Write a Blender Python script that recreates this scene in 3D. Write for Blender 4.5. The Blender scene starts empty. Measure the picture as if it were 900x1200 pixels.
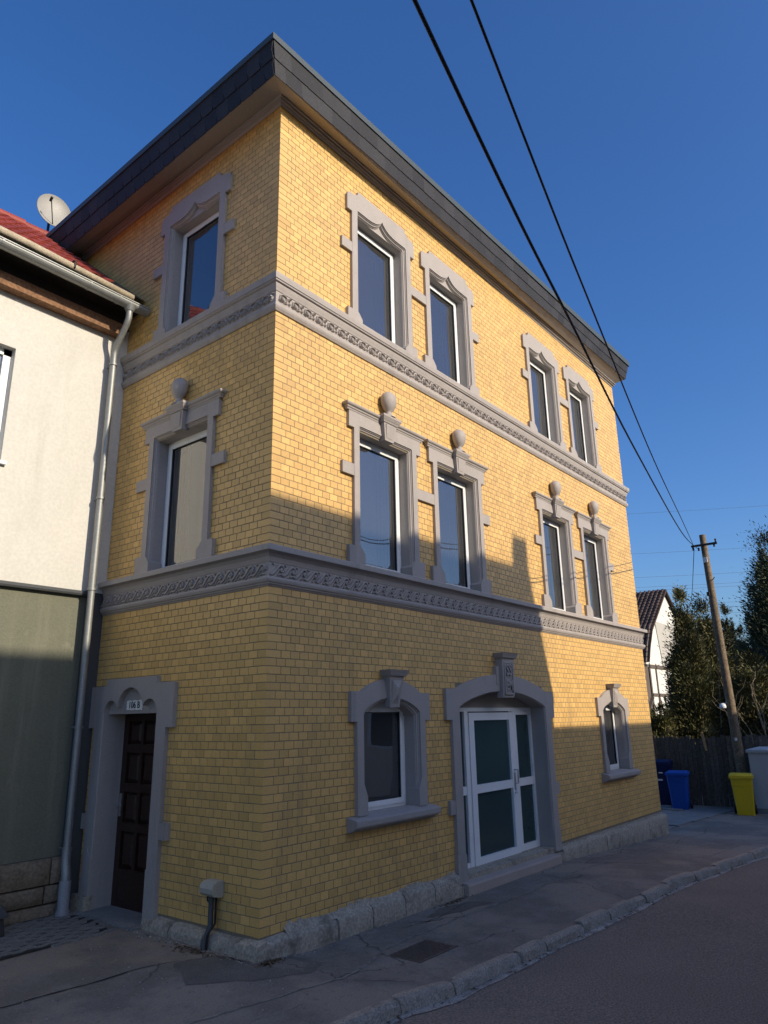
import bpy, bmesh, math, random
from mathutils import Vector, Matrix
random.seed(7)
R = math.radians
scene = bpy.context.scene
COL = scene.collection

# ------------------------------------------------------------------ camera, sky, sun, exposure
def _cam():
    yaw, pitch, roll = R(51.4403), R(16.0925), R(-1.0955)
    f = Vector((math.sin(yaw)*math.cos(pitch), math.cos(yaw)*math.cos(pitch), math.sin(pitch)))
    rt = Vector((math.cos(yaw), -math.sin(yaw), 0)); up = rt.cross(f)
    r2 = rt*math.cos(roll) + up*math.sin(roll); u2 = up*math.cos(roll) - rt*math.sin(roll)
    cd = bpy.data.cameras.new('camera'); co = bpy.data.objects.new('camera', cd); COL.objects.link(co)
    m = Matrix((r2, u2, -f)).transposed().to_4x4(); m.translation = (-4.6638, -5.17, 1.93)
    co.matrix_world = m
    cd.sensor_fit = 'VERTICAL'; cd.sensor_height = 36; cd.lens = 36*839.2326/1200
    cd.clip_start = .05; cd.clip_end = 2000
    scene.camera = co
_cam()
SUN = Vector((.08, -1, .4834)).normalized()            # towards the sun
w = bpy.data.worlds.new('World'); scene.world = w; w.use_nodes = True
nt = w.node_tree; nt.nodes.clear()
sky = nt.nodes.new('ShaderNodeTexSky'); sky.sky_type = 'NISHITA'; sky.sun_disc = False
sky.sun_elevation = math.asin(SUN.z); sky.sun_rotation = math.atan2(SUN.x, SUN.y)
sky.altitude = 200; sky.air_density = 1.1; sky.dust_density = 2.6; sky.ozone_density = 6.0
bg = nt.nodes.new('ShaderNodeBackground'); bg.inputs[1].default_value = .105
wo = nt.nodes.new('ShaderNodeOutputWorld'); hs = nt.nodes.new('ShaderNodeHueSaturation'); hs.inputs['Saturation'].default_value = 1.17; hs.inputs['Hue'].default_value = .508; nt.links.new(sky.outputs[0], hs.inputs['Color']); nt.links.new(hs.outputs[0], bg.inputs[0]); nt.links.new(bg.outputs[0], wo.inputs[0])
sl = bpy.data.lights.new('sun', 'SUN'); sl.energy = 2.8; sl.angle = R(.42); sl.color = (1, .87, .68)
so = bpy.data.objects.new('sun', sl); COL.objects.link(so); so.location = (0, -20, 30)
so.rotation_euler = (-SUN).to_track_quat('-Z', 'Y').to_euler()
scene.view_settings.view_transform = 'Standard'; scene.view_settings.look = 'None'
scene.view_settings.exposure = .8; scene.view_settings.gamma = 1

# ------------------------------------------------------------------ materials
MATS = {}
def _nodes(name):
    m = bpy.data.materials.new(name); m.use_nodes = True; MATS[name] = m
    n = m.node_tree; b = n.nodes['Principled BSDF']
    return m, n, b
def mat(name, col, rough=.7, metal=0., var=.12, vscale=3., fine=.06, fscale=60., bump=0., bscale=40., col2=None, spec=.4, attr=False, attramt=.25, stain=None, streak=None):
    """procedural surface: base colour with two noise scales, optional per-face tone attribute, optional stain colour, bump"""
    m, n, b = _nodes(name); L = n.links
    b.inputs['Roughness'].default_value = rough; b.inputs['Metallic'].default_value = metal
    b.inputs['Specular IOR Level'].default_value = spec
    tc = n.nodes.new('ShaderNodeTexCoord'); geo = n.nodes.new('ShaderNodeNewGeometry')
    P = geo.outputs['Position']
    def noise(sc, det=4, rg=.55):
        t = n.nodes.new('ShaderNodeTexNoise'); t.inputs['Scale'].default_value = sc; t.inputs['Detail'].default_value = det
        t.inputs['Roughness'].default_value = rg; L.new(P, t.inputs['Vector']); return t.outputs[0]
    def mix(fac, a, c, mode='MIX'):
        t = n.nodes.new('ShaderNodeMix'); t.data_type = 'RGBA'; t.blend_type = mode
        if isinstance(fac, float): t.inputs[0].default_value = fac
        else: L.new(fac, t.inputs[0])
        for i, v in ((6, a), (7, c)):
            if isinstance(v, tuple): t.inputs[i].default_value = (*v, 1)
            else: L.new(v, t.inputs[i])
        return t.outputs[2]
    def rng(v, lo, hi, a=.3, c=.7):
        t = n.nodes.new('ShaderNodeMapRange'); t.inputs[1].default_value = a; t.inputs[2].default_value = c
        t.inputs[3].default_value = lo; t.inputs[4].default_value = hi; L.new(v, t.inputs[0]); return t.outputs[0]
    c2 = col2 or tuple(x*.75 for x in col)
    out = mix(rng(noise(vscale), 0, 1), col, c2) if var > 0 else None
    if out is None: 
        rgb = n.nodes.new('ShaderNodeRGB'); rgb.outputs[0].default_value = (*col, 1); out = rgb.outputs[0]
    elif not col2:
        base = n.nodes.new('ShaderNodeRGB'); base.outputs[0].default_value = (*col, 1)
        out = mix(min(1., var*4), base.outputs[0], out)
    def mul(src, fac):
        h = n.nodes.new('ShaderNodeVectorMath'); h.operation = 'SCALE'; L.new(src, h.inputs[0]); L.new(fac, h.inputs['Scale']); return h.outputs[0]
    if fine: out = mul(out, rng(noise(fscale, 3), 1-fine*2, 1+fine*2))
    if attr:
        a = n.nodes.new('ShaderNodeAttribute'); a.attribute_name = 'tone'
        out = mul(out, rng(a.outputs['Fac'], 1-attramt, 1+attramt, 0, 1))
    if stain:
        sc, colr, lo, hi, amt = stain
        out = mix(rng(noise(sc, 6, .65), 0, amt, lo, hi), out, colr)
    if streak:      # runoff and soot drawn down the wall
        colr, lo, hi, amt = streak
        sv = n.nodes.new('ShaderNodeVectorMath'); sv.operation = 'MULTIPLY'; sv.inputs[1].default_value = (7, 7, .45); L.new(P, sv.inputs[0])
        t = n.nodes.new('ShaderNodeTexNoise'); t.inputs['Scale'].default_value = 1; t.inputs['Detail'].default_value = 5; t.inputs['Roughness'].default_value = .6; L.new(sv.outputs[0], t.inputs['Vector'])
        g = rng(noise(.55, 3), 0, 1, .42, .60); q = rng(t.outputs[0], 0, amt, lo, hi)
        mm = n.nodes.new('ShaderNodeMath'); mm.operation = 'MULTIPLY'; L.new(g, mm.inputs[0]); L.new(q, mm.inputs[1])
        out = mix(mm.outputs[0], out, colr)
    L.new(out, b.inputs['Base Color'])
    if bump:
        bp = n.nodes.new('ShaderNodeBump'); bp.inputs['Strength'].default_value = 1; bp.inputs['Distance'].default_value = bump
        L.new(noise(bscale, 5), bp.inputs['Height']); L.new(bp.outputs[0], b.inputs['Normal'])
    return m
def glass(name, ior=2.5, tint=(.82, .88, .88)):
    m, n, b = _nodes(name); n.nodes.remove(b); L = n.links
    t = n.nodes.new('ShaderNodeBsdfTransparent'); t.inputs[0].default_value = (*tint, 1)
    g = n.nodes.new('ShaderNodeBsdfGlossy'); g.inputs['Roughness'].default_value = .004; g.inputs[0].default_value = (.95, .97, 1, 1)
    geo = n.nodes.new('ShaderNodeNewGeometry'); nz = n.nodes.new('ShaderNodeTexNoise'); nz.inputs['Scale'].default_value = 1.6; nz.inputs['Detail'].default_value = 0
    L.new(geo.outputs['Position'], nz.inputs['Vector'])
    bp = n.nodes.new('ShaderNodeBump'); bp.inputs['Strength'].default_value = 1; bp.inputs['Distance'].default_value = .008
    L.new(nz.outputs[0], bp.inputs['Height']); L.new(bp.outputs[0], g.inputs['Normal'])
    fr = n.nodes.new('ShaderNodeFresnel'); fr.inputs[0].default_value = ior
    mx = n.nodes.new('ShaderNodeMixShader'); df = n.nodes.new('ShaderNodeBsdfDiffuse'); df.inputs[0].default_value = (.6, .6, .6, 1); md = n.nodes.new('ShaderNodeMixShader'); md.inputs[0].default_value = .055     # film of dust
    L.new(t.outputs[0], md.inputs[1]); L.new(df.outputs[0], md.inputs[2]); L.new(fr.outputs[0], mx.inputs[0]); L.new(md.outputs[0], mx.inputs[1]); L.new(g.outputs[0], mx.inputs[2])
    L.new(mx.outputs[0], n.nodes['Material Output'].inputs[0]); return m

mat('brick', (.70, .432, .142), .42, var=.10, vscale=.7, fine=.05, fscale=90, bump=.0008, bscale=160, attr=True, attramt=.15, spec=.45, stain=(1.6, (.36, .235, .11), .56, .80, .42), streak=((.30, .21, .11), .50, .72, .45))
mat('mortar', (.235, .19, .13), .9, bump=.002, bscale=150)
mat('grey_paint', (.375, .335, .305), .62, var=.06, vscale=5, fine=.035, fscale=60, bump=.0012, bscale=220, stain=(2.2, (.24, .215, .195), .60, .85, .45), streak=((.21, .19, .17), .50, .72, .45))
mat('soffit_paint', (.36, .32, .28), .6, var=.05)
mat('slate', (.034, .033, .035), .6, spec=.2, var=.1, fine=.12, fscale=45, bump=.003, bscale=38, attr=True, attramt=.25)
mat('roof_metal', (.055, .072, .078), .5, metal=.1, var=.05)
mat('white_plastic', (.78, .79, .78), .3, var=.03, fine=.02)
mat('aged_white', (.66, .67, .66), .35, var=.06)
mat('seal', (.02, .02, .02), .6, var=0, fine=0)
glass('glass'); mat('door_glass', (.025, .052, .052), .12, var=.1, fine=0, spec=.6)
mat('interior', (.30, .27, .23), .9, var=.05)
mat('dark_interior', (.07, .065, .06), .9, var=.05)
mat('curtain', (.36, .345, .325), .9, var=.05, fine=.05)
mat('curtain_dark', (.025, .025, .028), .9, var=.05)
mat('stucco_white', (.595, .58, .53), .9, var=.05, fine=.03, fscale=30, bump=.0035, bscale=55, stain=(.9, (.51, .485, .41), .55, .8, .5), streak=((.40, .38, .33), .50, .74, .35))
mat('stucco_olive', (.155, .158, .115), .88, var=.08, bump=.0025, bscale=70, stain=(3, (.29, .28, .21), .62, .75, .5), streak=((.26, .25, .19), .52, .70, .5))
mat('sandstone', (.22, .175, .12), .92, var=.2, vscale=5, fine=.15, fscale=35, bump=.02, bscale=14, stain=(4, (.07, .06, .05), .55, .72, .8))
mat('plinth_concrete', (.40, .345, .265), .92, var=.2, vscale=4, fine=.16, fscale=40, bump=.007, bscale=32, stain=(4.2, (.13, .11, .085), .54, .70, .8))
mat('step_stone', (.42, .34, .285), .85, var=.1, fine=.12, fscale=150, bump=.001)
mat('zinc', (.31, .32, .31), .55, metal=.6, var=.12, vscale=9, fine=.06)
mat('pipe_plastic', (.30, .31, .32), .5, var=.1)
mat('beam_wood', (.24, .125, .065), .8, var=.25, vscale=6, fine=.2, fscale=25, bump=.003)
mat('pale_wood', (.47, .40, .29), .85, var=.25, vscale=8, fine=.12, bump=.003)
mat('eave_shade_black', (.02, .018, .016), .95, var=0)
mat('red_tile', (.25, .042, .026), .6, var=.2, vscale=4, fine=.08, attr=True, attramt=.25, bump=.002)
mat('dish', (.30, .285, .255), .5, var=.06)
mat('road_asphalt', (.225, .182, .143), .92, var=.2, vscale=.7, fine=.24, fscale=62, bump=.004, bscale=160, stain=(.5, (.265, .222, .178), .5, .75, .5))
mat('kerb_granite', (.37, .315, .25), .88, var=.2, vscale=6, fine=.2, fscale=70, bump=.006, bscale=40, stain=(7, (.12, .105, .085), .55, .72, .7))
mat('gutter_strip', (.42, .385, .335), .9, var=.3, vscale=5, fine=.2, fscale=60, bump=.004, stain=(6, (.17, .15, .125), .48, .64, .9))
mat('concrete', (.24, .235, .22), .9, var=.2, fine=.12, bump=.004, bscale=40, stain=(4, (.12, .115, .10), .55, .75, .6))
mat('paver', (.22, .21, .19), .9, var=.2, vscale=7, fine=.15, bump=.004)
mat('soil', (.030, .027, .022), .95, var=.2, bump=.01)
mat('earth', (.10, .10, .075), .95, var=.2, bump=.01)
mat('gravel', (.30, .28, .25), .9, var=.4, vscale=30, attr=True, attramt=.6)
mat('dry_leaf', (.13, .09, .05), .9, attr=True, attramt=.5)
mat('cast_iron', (.15, .12, .10), .6, metal=.4, var=.3, vscale=12)
mat('beige_plastic', (.42, .395, .32), .55, var=.06)
mat('dark_pipe', (.07, .075, .08), .5, var=.1)
mat('door_wood', (.036, .016, .010), .35, var=.3, vscale=8, fine=.15, fscale=30)
mat('steel', (.6, .6, .6), .3, metal=.9, var=.05)
mat('plate_white', (.78, .77, .72), .35, var=.03)
mat('ink', (.025, .025, .03), .5, var=0)
mat('fence_wood', (.125, .10, .078), .9, var=.35, vscale=6, fine=.2, fscale=20, bump=.004, attr=True, attramt=.35, stain=(2.5, (.11, .12, .05), .55, .75, .5))
mat('fresh_wood', (.50, .30, .13), .8, var=.1)
mat('pole_wood', (.20, .145, .09), .85, var=.3, vscale=5, fine=.2, fscale=22, bump=.006, bscale=18)
mat('black_cable', (.012, .012, .013), .6, var=0, fine=0)
mat('far_cable', (.09, .11, .15), .6, var=0, fine=0)
mat('porcelain', (.55, .52, .48), .3, var=.1)
mat('iron', (.06, .055, .05), .6, metal=.4, var=.2)
mat('blue_plastic', (.008, .075, .38), .45, var=.08)
mat('navy_plastic', (.008, .016, .08), .45, var=.08)
mat('yellow_plastic', (.72, .50, .012), .45, var=.08, stain=(4, (.45, .36, .05), .6, .8, .4))
mat('black_plastic', (.018, .018, .02), .5, var=0)
mat('cabinet_grey', (.40, .42, .43), .6, var=.08, stain=(3, (.28, .29, .29), .6, .8, .5))
mat('blue_spray', (.03, .09, .36), .5, var=.1)
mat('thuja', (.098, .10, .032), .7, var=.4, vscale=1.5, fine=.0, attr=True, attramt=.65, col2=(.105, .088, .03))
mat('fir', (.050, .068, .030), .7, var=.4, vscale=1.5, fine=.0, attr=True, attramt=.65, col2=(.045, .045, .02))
mat('bark', (.10, .075, .05), .9, var=.3, bump=.01)
mat('twig', (.24, .185, .11), .85, var=.2)
mat('dark_tile', (.060, .036, .026), .55, var=.2, attr=True, attramt=.35)
mat('gable_white', (.62, .60, .55), .9, var=.05, bump=.004)
mat('gable_grey', (.42, .40, .36), .9, var=.1)
mat('timber', (.11, .085, .068), .8, var=.2)
mat('facing_render', (.68, .60, .48), .9, var=.08, bump=.003)
mat('facing_roof', (.20, .07, .045), .7, var=.2, attr=False)

def _pavement():
    m, n, b = _nodes('pavement_asphalt'); L = n.links
    geo = n.nodes.new('ShaderNodeNewGeometry'); P = geo.outputs['Position']
    def noise(sc, det=5, vec=P, rg=.6):
        t = n.nodes.new('ShaderNodeTexNoise'); t.inputs['Scale'].default_value = sc; t.inputs['Detail'].default_value = det; t.inputs['Roughness'].default_value = rg
        L.new(vec, t.inputs['Vector']); return t
    def ramp(v, a, c, lo=0., hi=1.):
        t = n.nodes.new('ShaderNodeMapRange'); t.inputs[1].default_value = a; t.inputs[2].default_value = c; t.inputs[3].default_value = lo; t.inputs[4].default_value = hi
        L.new(v, t.inputs[0]); return t.outputs[0]
    def mix(f, a, c):
        t = n.nodes.new('ShaderNodeMix'); t.data_type = 'RGBA'; L.new(f, t.inputs[0])
        for i, v in ((6, a), (7, c)):
            if isinstance(v, tuple): t.inputs[i].default_value = (*v, 1)
            else: L.new(v, t.inputs[i])
        return t.outputs[2]
    c = mix(ramp(noise(.9).outputs[0], .44, .56), (.275, .222, .168), (.165, .138, .11))
    c = mix(ramp(noise(3.1).outputs[0], .5, .72, 0, .6), c, (.25, .23, .205))
    c = mix(ramp(noise(14, 6).outputs[0], .58, .70, 0, .5), c, (.07, .063, .055))
    c = mix(ramp(noise(48, 4).outputs[0], .50, .72, 0, .55), c, (.34, .29, .235))
    c = mix(ramp(noise(70, 3).outputs[0], .52, .70, 0, .6), c, (.085, .075, .065))
    c = mix(ramp(noise(210, 2).outputs[0], .55, .75, 0, .7), c, (.24, .23, .21))
    wn = noise(2.2, 4)
    mp = n.nodes.new('ShaderNodeVectorMath'); mp.operation = 'MULTIPLY_ADD'; mp.inputs[1].default_value = (.5, .5, 0); L.new(wn.outputs[1], mp.inputs[0]); L.new(P, mp.inputs[2])
    vo = n.nodes.new('ShaderNodeTexVoronoi'); vo.feature = 'DISTANCE_TO_EDGE'; vo.inputs['Scale'].default_value = .62; L.new(mp.outputs[0], vo.inputs['Vector'])
    crack = ramp(vo.outputs[0], .002, .007, .75, 0)
    gate = ramp(noise(.7).outputs[0], .5, .56)
    mm = n.nodes.new('ShaderNodeMath'); mm.operation = 'MULTIPLY'; L.new(crack, mm.inputs[0]); L.new(gate, mm.inputs[1])
    c = mix(mm.outputs[0], c, (.06, .056, .05))
    L.new(c, b.inputs['Base Color']); b.inputs['Roughness'].default_value = .92
    hs = n.nodes.new('ShaderNodeMath'); hs.operation = 'MULTIPLY_ADD'; hs.inputs[1].default_value = -1.5; L.new(mm.outputs[0], hs.inputs[0]); L.new(noise(130, 4).outputs[0], hs.inputs[2])
    bp = n.nodes.new('ShaderNodeBump'); bp.inputs['Distance'].default_value = .005; L.new(hs.outputs[0], bp.inputs['Height']); L.new(bp.outputs[0], b.inputs['Normal'])
_pavement()

# ------------------------------------------------------------------ mesh helpers
class MB:
    def __init__(s): s.v = []; s.f = []; s.t = []
    def face(s, pts, tone=.5):
        i = len(s.v); s.v += [tuple(p) for p in pts]; s.f.append(tuple(range(i, i+len(pts)))); s.t.append(tone)
    def add(s, vs, fs, tone=.5):
        i = len(s.v); s.v += [tuple(p) for p in vs]; s.f += [tuple(a+i for a in f) for f in fs]; s.t += [tone]*len(fs)
    def box(s, a, b, tone=.5, M=None):
        x0, y0, z0 = a; x1, y1, z1 = b
        vs = [(x0,y0,z0),(x1,y0,z0),(x1,y1,z0),(x0,y1,z0),(x0,y0,z1),(x1,y0,z1),(x1,y1,z1),(x0,y1,z1)]
        if M: vs = [M(v) for v in vs]
        s.add(vs, [(0,3,2,1),(4,5,6,7),(0,1,5,4),(1,2,6,5),(2,3,7,6),(3,0,4,7)], tone)
    def prism(s, poly, o0, o1, M, tone=.5, caps=(1, 1)):
        """poly of (u, z) extruded between offsets o0, o1 through the mapping M(u, z, o)"""
        k = len(poly)
        vs = [M(u, z, o0) for u, z in poly] + [M(u, z, o1) for u, z in poly]
        fs = [(i, (i+1) % k, k+(i+1) % k, k+i) for i in range(k)]
        if caps[0]: fs.append(tuple(reversed(range(k))))
        if caps[1]: fs.append(tuple(range(k, 2*k)))
        s.add(vs, fs, tone)
    def tube(s, pts, r, n=8, tone=.5, cap=True):
        pts = [Vector(p) for p in pts]; rs = r if isinstance(r, (list, tuple)) else [r]*len(pts)
        rings = []; ref = None
        for i, p in enumerate(pts):
            d = (pts[min(i+1, len(pts)-1)] - pts[max(i-1, 0)]).normalized()
            if ref is None or abs(ref.dot(d)) > .99: ref = Vector((0, 0, 1)) if abs(d.z) < .9 else Vector((1, 0, 0))
            a = (ref - d*ref.dot(d)).normalized(); b = d.cross(a); ref = a
            rings.append([p + (a*math.cos(t) + b*math.sin(t))*rs[i] for t in [2*math.pi*j/n for j in range(n)]])
        vs = [v for q in rings for v in q]; fs = []
        for i in range(len(rings)-1):
            for j in range(n): fs.append((i*n+j, i*n+(j+1) % n, (i+1)*n+(j+1) % n, (i+1)*n+j))
        if cap: fs += [tuple(reversed(range(n))), tuple(range((len(rings)-1)*n, len(rings)*n))]
        s.add(vs, fs, tone)
    def lathe(s, prof, n=16, M=lambda p: p, tone=.5):
        vs = []; fs = []
        for r, z in prof: vs += [M((r*math.cos(2*math.pi*j/n), r*math.sin(2*math.pi*j/n), z)) for j in range(n)]
        for i in range(len(prof)-1):
            for j in range(n): fs.append((i*n+j, i*n+(j+1) % n, (i+1)*n+(j+1) % n, (i+1)*n+j))
        fs += [tuple(reversed(range(n))), tuple(range((len(prof)-1)*n, len(prof)*n))]
        s.add(vs, fs, tone)
    def mesh(s, name, m, smooth=False, fix=True, weld=False):
        me = bpy.data.meshes.new(name); me.from_pydata(s.v, [], s.f)
        at = me.attributes.new('tone', 'FLOAT', 'FACE'); at.data.foreach_set('value', s.t)
        if fix:
            bm = bmesh.new(); bm.from_mesh(me)
            if weld: bmesh.ops.remove_doubles(bm, verts=bm.verts, dist=1e-5)
            bmesh.ops.recalc_face_normals(bm, faces=bm.faces); bm.to_mesh(me); bm.free()
        me.materials.append(MATS[m])
        if smooth:
            me.shade_smooth()
            if smooth != True: me.set_sharp_from_angle(angle=R(smooth))
        return me
    def build(s, name, m, parent=None, **k):
        return link(name, s.mesh(name, m, **k), parent)
def link(name, me, parent=None, loc=None):
    o = bpy.data.objects.new(name, me); COL.objects.link(o); o.parent = parent
    if loc is not None: o.location = loc
    return o
def tag(o, label=None, cat=None, group=None, kind=None):
    for k, v in (('label', label), ('category', cat), ('group', group), ('kind', kind)):
        if v: o[k] = v
    return o
def thing(name, label, cat, loc=(0, 0, 0), group=None):
    return tag(link(name, None, None, loc), label, cat, group)
def shift(loc):  # meshes of a thing are written in world coordinates and hang on an Empty at its base
    return Vector(loc)
def put(o, parent, world=(0, 0, 0)):
    o.parent = parent; o.location = Vector(world) - parent.matrix_world.translation if False else Vector(world) - Vector(parent.location); return o
def bw(mb, name, m, parent, **k):
    """build a part whose vertices are in world coordinates under a thing at parent.location"""
    o = mb.build(name, m, parent, **k)
    root = parent; off = Vector((0, 0, 0))
    while root: off += Vector(root.location); root = root.parent
    o.location = -off; return o
def gz(x):
    xs = [-60, 0, .5, 5.4, 10, 16, 60, 200]; zs = [0, 0, -.05, -.07, -.27, -.38, -.8, -1.2]
    if x <= xs[0]: return zs[0]
    for i in range(len(xs)-1):
        if x <= xs[i+1]: return zs[i] + (zs[i+1]-zs[i])*(x-xs[i])/(xs[i+1]-xs[i])
    return zs[-1]
FR = lambda u, z, o: (u, -o, z)          # street facade: u = x, outwards = -y
LF = lambda u, z, o: (-o, u, z)          # side facade: u = y, outwards = -x
L, D = 10.184, 2.942
ZB, ZT = .1455, 9.02
XS = [-60, -8, -4, -2, -1, -.5, 0, .5, 1, 2, 3, 4, 5, 5.4, 6, 7, 8, 9, 10, 11, 12, 13, 14, 16, 20, 30, 60, 120, 200]

# ------------------------------------------------------------------ ground, road, pavement, kerb
def sheet(name, m, y0, y1, off, xs=XS, kind='structure'):
    mb = MB()
    for a, b in zip(xs[:-1], xs[1:]):
        mb.face([(a, y0(a), gz(a)+off), (b, y0(b), gz(b)+off), (b, y1(b), gz(b)+off), (a, y1(a), gz(a)+off)])
    o = mb.build(name, m, weld=True); tag(o, kind=kind); return o
kerb_y = lambda x: -1.57 - .047*x if x > -12 else -1.0
sheet('ground', 'earth', lambda x: -120, lambda x: 200, -.16)
KF = .12
pv = MB()
def pavement_sheet():
    ys = [0, .12, .3, .5, .7, .85, 1]
    for a, b in zip(XS[1:-5], XS[2:-4]):
        ka, kb = kerb_y(a)+KF-.05, kerb_y(b)+KF-.05
        ta, tb = (3.3 if b <= 0 else 9.0 if a >= 10 else .4), (3.3 if b <= 0 else 9.0 if a >= 10 else .4)
        for s, t in zip(ys[:-1], ys[1:]):
            pv.face([(a, ka+(ta-ka)*s, gz(a)), (b, kb+(tb-kb)*s, gz(b)), (b, kb+(tb-kb)*t, gz(b)), (a, ka+(ta-ka)*t, gz(a))])
pavement_sheet()
tag(pv.build('pavement', 'pavement_asphalt'), kind='structure')
sheet('road', 'road_asphalt', lambda x: -7.6, lambda x: kerb_y(x)+.03, -.090)
sheet('pavement', 'pavement_asphalt', lambda x: -9.4, lambda x: -7.5, .0)
sheet('gutter_strip', 'gutter_strip', lambda x: kerb_y(x)-.065-.012*math.sin(x*2.3)-.010*math.sin(x*5.1)-.006*math.sin(x*13), lambda x: kerb_y(x)+.02, -.085, [i*.12-2.4 for i in range(200)])
kerb = tag(link('kerb', None, None, (0, -1.57, 0)), kind='structure')
x = -4.0; joints = [-4, -3.2, -2.3, -1.45, -.75, -.05, .60, 1.57, 2.0, 2.75, 3.36, 4.28, 5.0, 5.9, 6.8, 7.7, 8.5, 9.4, 10.3, 11.2, 12.1, 13, 13.9, 14.8, 15.7]
for a, b in zip(joints[:-1], joints[1:]):
    mb = MB(); n = 6; rr = random.Random(int(a*100))
    dz, dy = rr.uniform(-.012, .012), rr.uniform(-.012, .012); rings = []
    for i in range(n+1):
        t = i/n; xx = a+.012+(b-a-.024)*t; e = .010 if i in (0, n) else 0
        y = kerb_y(xx)+dy; z = gz(xx)+dz+.012
        jz, jy = rr.uniform(-.003, .003), rr.uniform(-.005, .005)
        rings.append([(xx, y+KF+.0, z-.16), (xx, y+KF, z-.012-e), (xx, y+KF-.02, z-e+jz), (xx, y+.035, z-e+jz), (xx, y+.008+jy, z-.028-e), (xx, y-.012+jy, z-.16)])
    for q, w_ in zip(rings[:-1], rings[1:]):
        for j in range(5): mb.face([q[j], w_[j], w_[j+1], q[j+1]])
    mb.face(rings[0]); mb.face(rings[-1][::-1])
    bw(mb, 'kerb_stone', 'kerb_granite', kerb, smooth=35, weld=True)

# pavers (interlocking zigzag blocks with open pockets) in the corner of the yard
bed = MB(); bed.face([(-1.9, 1.74, .004), (-.28, 1.80, .004), (-.12, 2.55, .004), (-.30, 2.93, .004), (-1.9, 2.93, .004)])
yard = tag(bed.build('paved_strip', 'soil'), kind='structure')
zig = [(-.10, -.045), (-.035, -.045), (.0, -.02), (.065, -.02), (.10, .02), (.035, .02), (.0, .045), (-.065, .045), (-.10, .045), (-.135, .0)]
zig = [(-.115, -.03), (-.05, -.045), (.02, -.012), (.105, -.012), (.12, .022), (.05, .04), (-.02, .008), (-.10, .008)]
pm = MB(); pm.prism(zig, -.03, .012, lambda u, z, o: (u, z, o)); pme = pm.mesh('paver', 'paver')
for r in range(13):
    for c in range(9):
        xx = -1.80+c*.205+(r % 2)*.10; yy = 1.80+r*.082
        if yy > 2.86 or xx > -.22-.1*max(0, 2.4-yy) or yy < 1.80+.06*max(0, -xx-.9): continue
        p = link('paver', pme, yard, (xx, yy, .004+random.uniform(-.003, .003))); p.rotation_euler = (0, 0, random.uniform(-.04, .04))

# seams, a darker repair patch and an open joint in the asphalt
mat('old_seam', (.30, .275, .235), .9, var=.4, vscale=6, stain=(9, (.13, .12, .105), .45, .6, .9))
mat('asphalt_patch', (.15, .132, .108), .93, var=.3, vscale=4, fine=.25, fscale=150, bump=.004, bscale=120)
mat('open_joint', (.035, .032, .028), .95, var=.2)
def strip(name, m, pts, w_, dz, amp=.012, seed=0):
    rr = random.Random(seed); mb = MB(); P = []
    for a, b in zip(pts[:-1], pts[1:]):
        n = max(2, int(math.hypot(b[0]-a[0], b[1]-a[1])/.06))
        P += [(a[0]+(b[0]-a[0])*i/n, a[1]+(b[1]-a[1])*i/n) for i in range(n)]
    P.append(pts[-1]); L_ = []
    o = 0
    for i, p in enumerate(P):
        q = P[min(i+1, len(P)-1)]; r = P[max(i-1, 0)]; l = math.hypot(q[0]-r[0], q[1]-r[1]) or 1; nx, ny = -(q[1]-r[1])/l, (q[0]-r[0])/l
        o = o*.8+rr.uniform(-amp, amp); k = w_*rr.uniform(.35, 1.2)*min(1, .15+i/6, .15+(len(P)-1-i)/6)
        L_.append(((p[0]+nx*(o+k), p[1]+ny*(o+k)), (p[0]+nx*(o-k), p[1]+ny*(o-k))))
    for a, b in zip(L_[:-1], L_[1:]): mb.face([(*a[0], gz(a[0][0])+dz), (*b[0], gz(b[0][0])+dz), (*b[1], gz(b[1][0])+dz), (*a[1], gz(a[1][0])+dz)])
    tag(mb.build(name, m), kind='structure')
strip('pavement_seam', 'old_seam', [(-1.5, -.62), (-.4, -.80), (.05, -.92), (.9, -.62), (2.2, -.56), (3.6, -.60), (5.4, -.58), (7.5, -.62), (9.5, -.52)], .013, .004, .010, 1)
strip('pavement_seam', 'old_seam', [(.05, -.92), (.35, -1.25), (.5, -1.42)], .010, .004, .010, 2)
strip('pavement_crack', 'open_joint', [(-2.0, .70), (-1.53, .64), (-1.09, .58), (-.78, .60), (-.45, .50)], .012, .004, .010, 3)
strip('pavement_crack', 'open_joint', [(1.5, -.32), (2.1, -.40), (2.9, -.30)], .006, .004, .012, 4)
strip('pavement_crack', 'open_joint', [(5.6, -.45), (6.2, -.30), (6.9, -.40), (7.6, -.22)], .006, .004, .012, 5)
strip('pavement_crack', 'open_joint', [(8.6, -.7), (9.6, -.5), (10.6, -.62), (11.8, -.35)], .006, .004, .012, 6)
strip('road_crack', 'open_joint', [(4.3, -2.9), (5.2, -3.4), (6.4, -3.7)], .006, -.086, .012, 7)
def patch(name, m, pts, dz, seed):
    rr = random.Random(seed); out = []
    for a, b in zip(pts, pts[1:]+pts[:1]):
        for i in range(5): out.append((a[0]+(b[0]-a[0])*i/5+rr.uniform(-.02, .02), a[1]+(b[1]-a[1])*i/5+rr.uniform(-.02, .02)))
    c = (sum(p[0] for p in out)/len(out), sum(p[1] for p in out)/len(out)); mb = MB()
    for a, b in zip(out, out[1:]+out[:1]): mb.face([(*c, gz(c[0])+dz), (*a, gz(a[0])+dz), (*b, gz(b[0])+dz)])
    tag(mb.build(name, m), kind='structure')
patch('asphalt_patch', 'asphalt_patch', [(-.75, -.05), (-.30, -.45), (.02, -.62), (.32, -.45), (.25, -.12), (-.12, -.10), (-.14, .35), (-.5, .5)], .003, 1)
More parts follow.
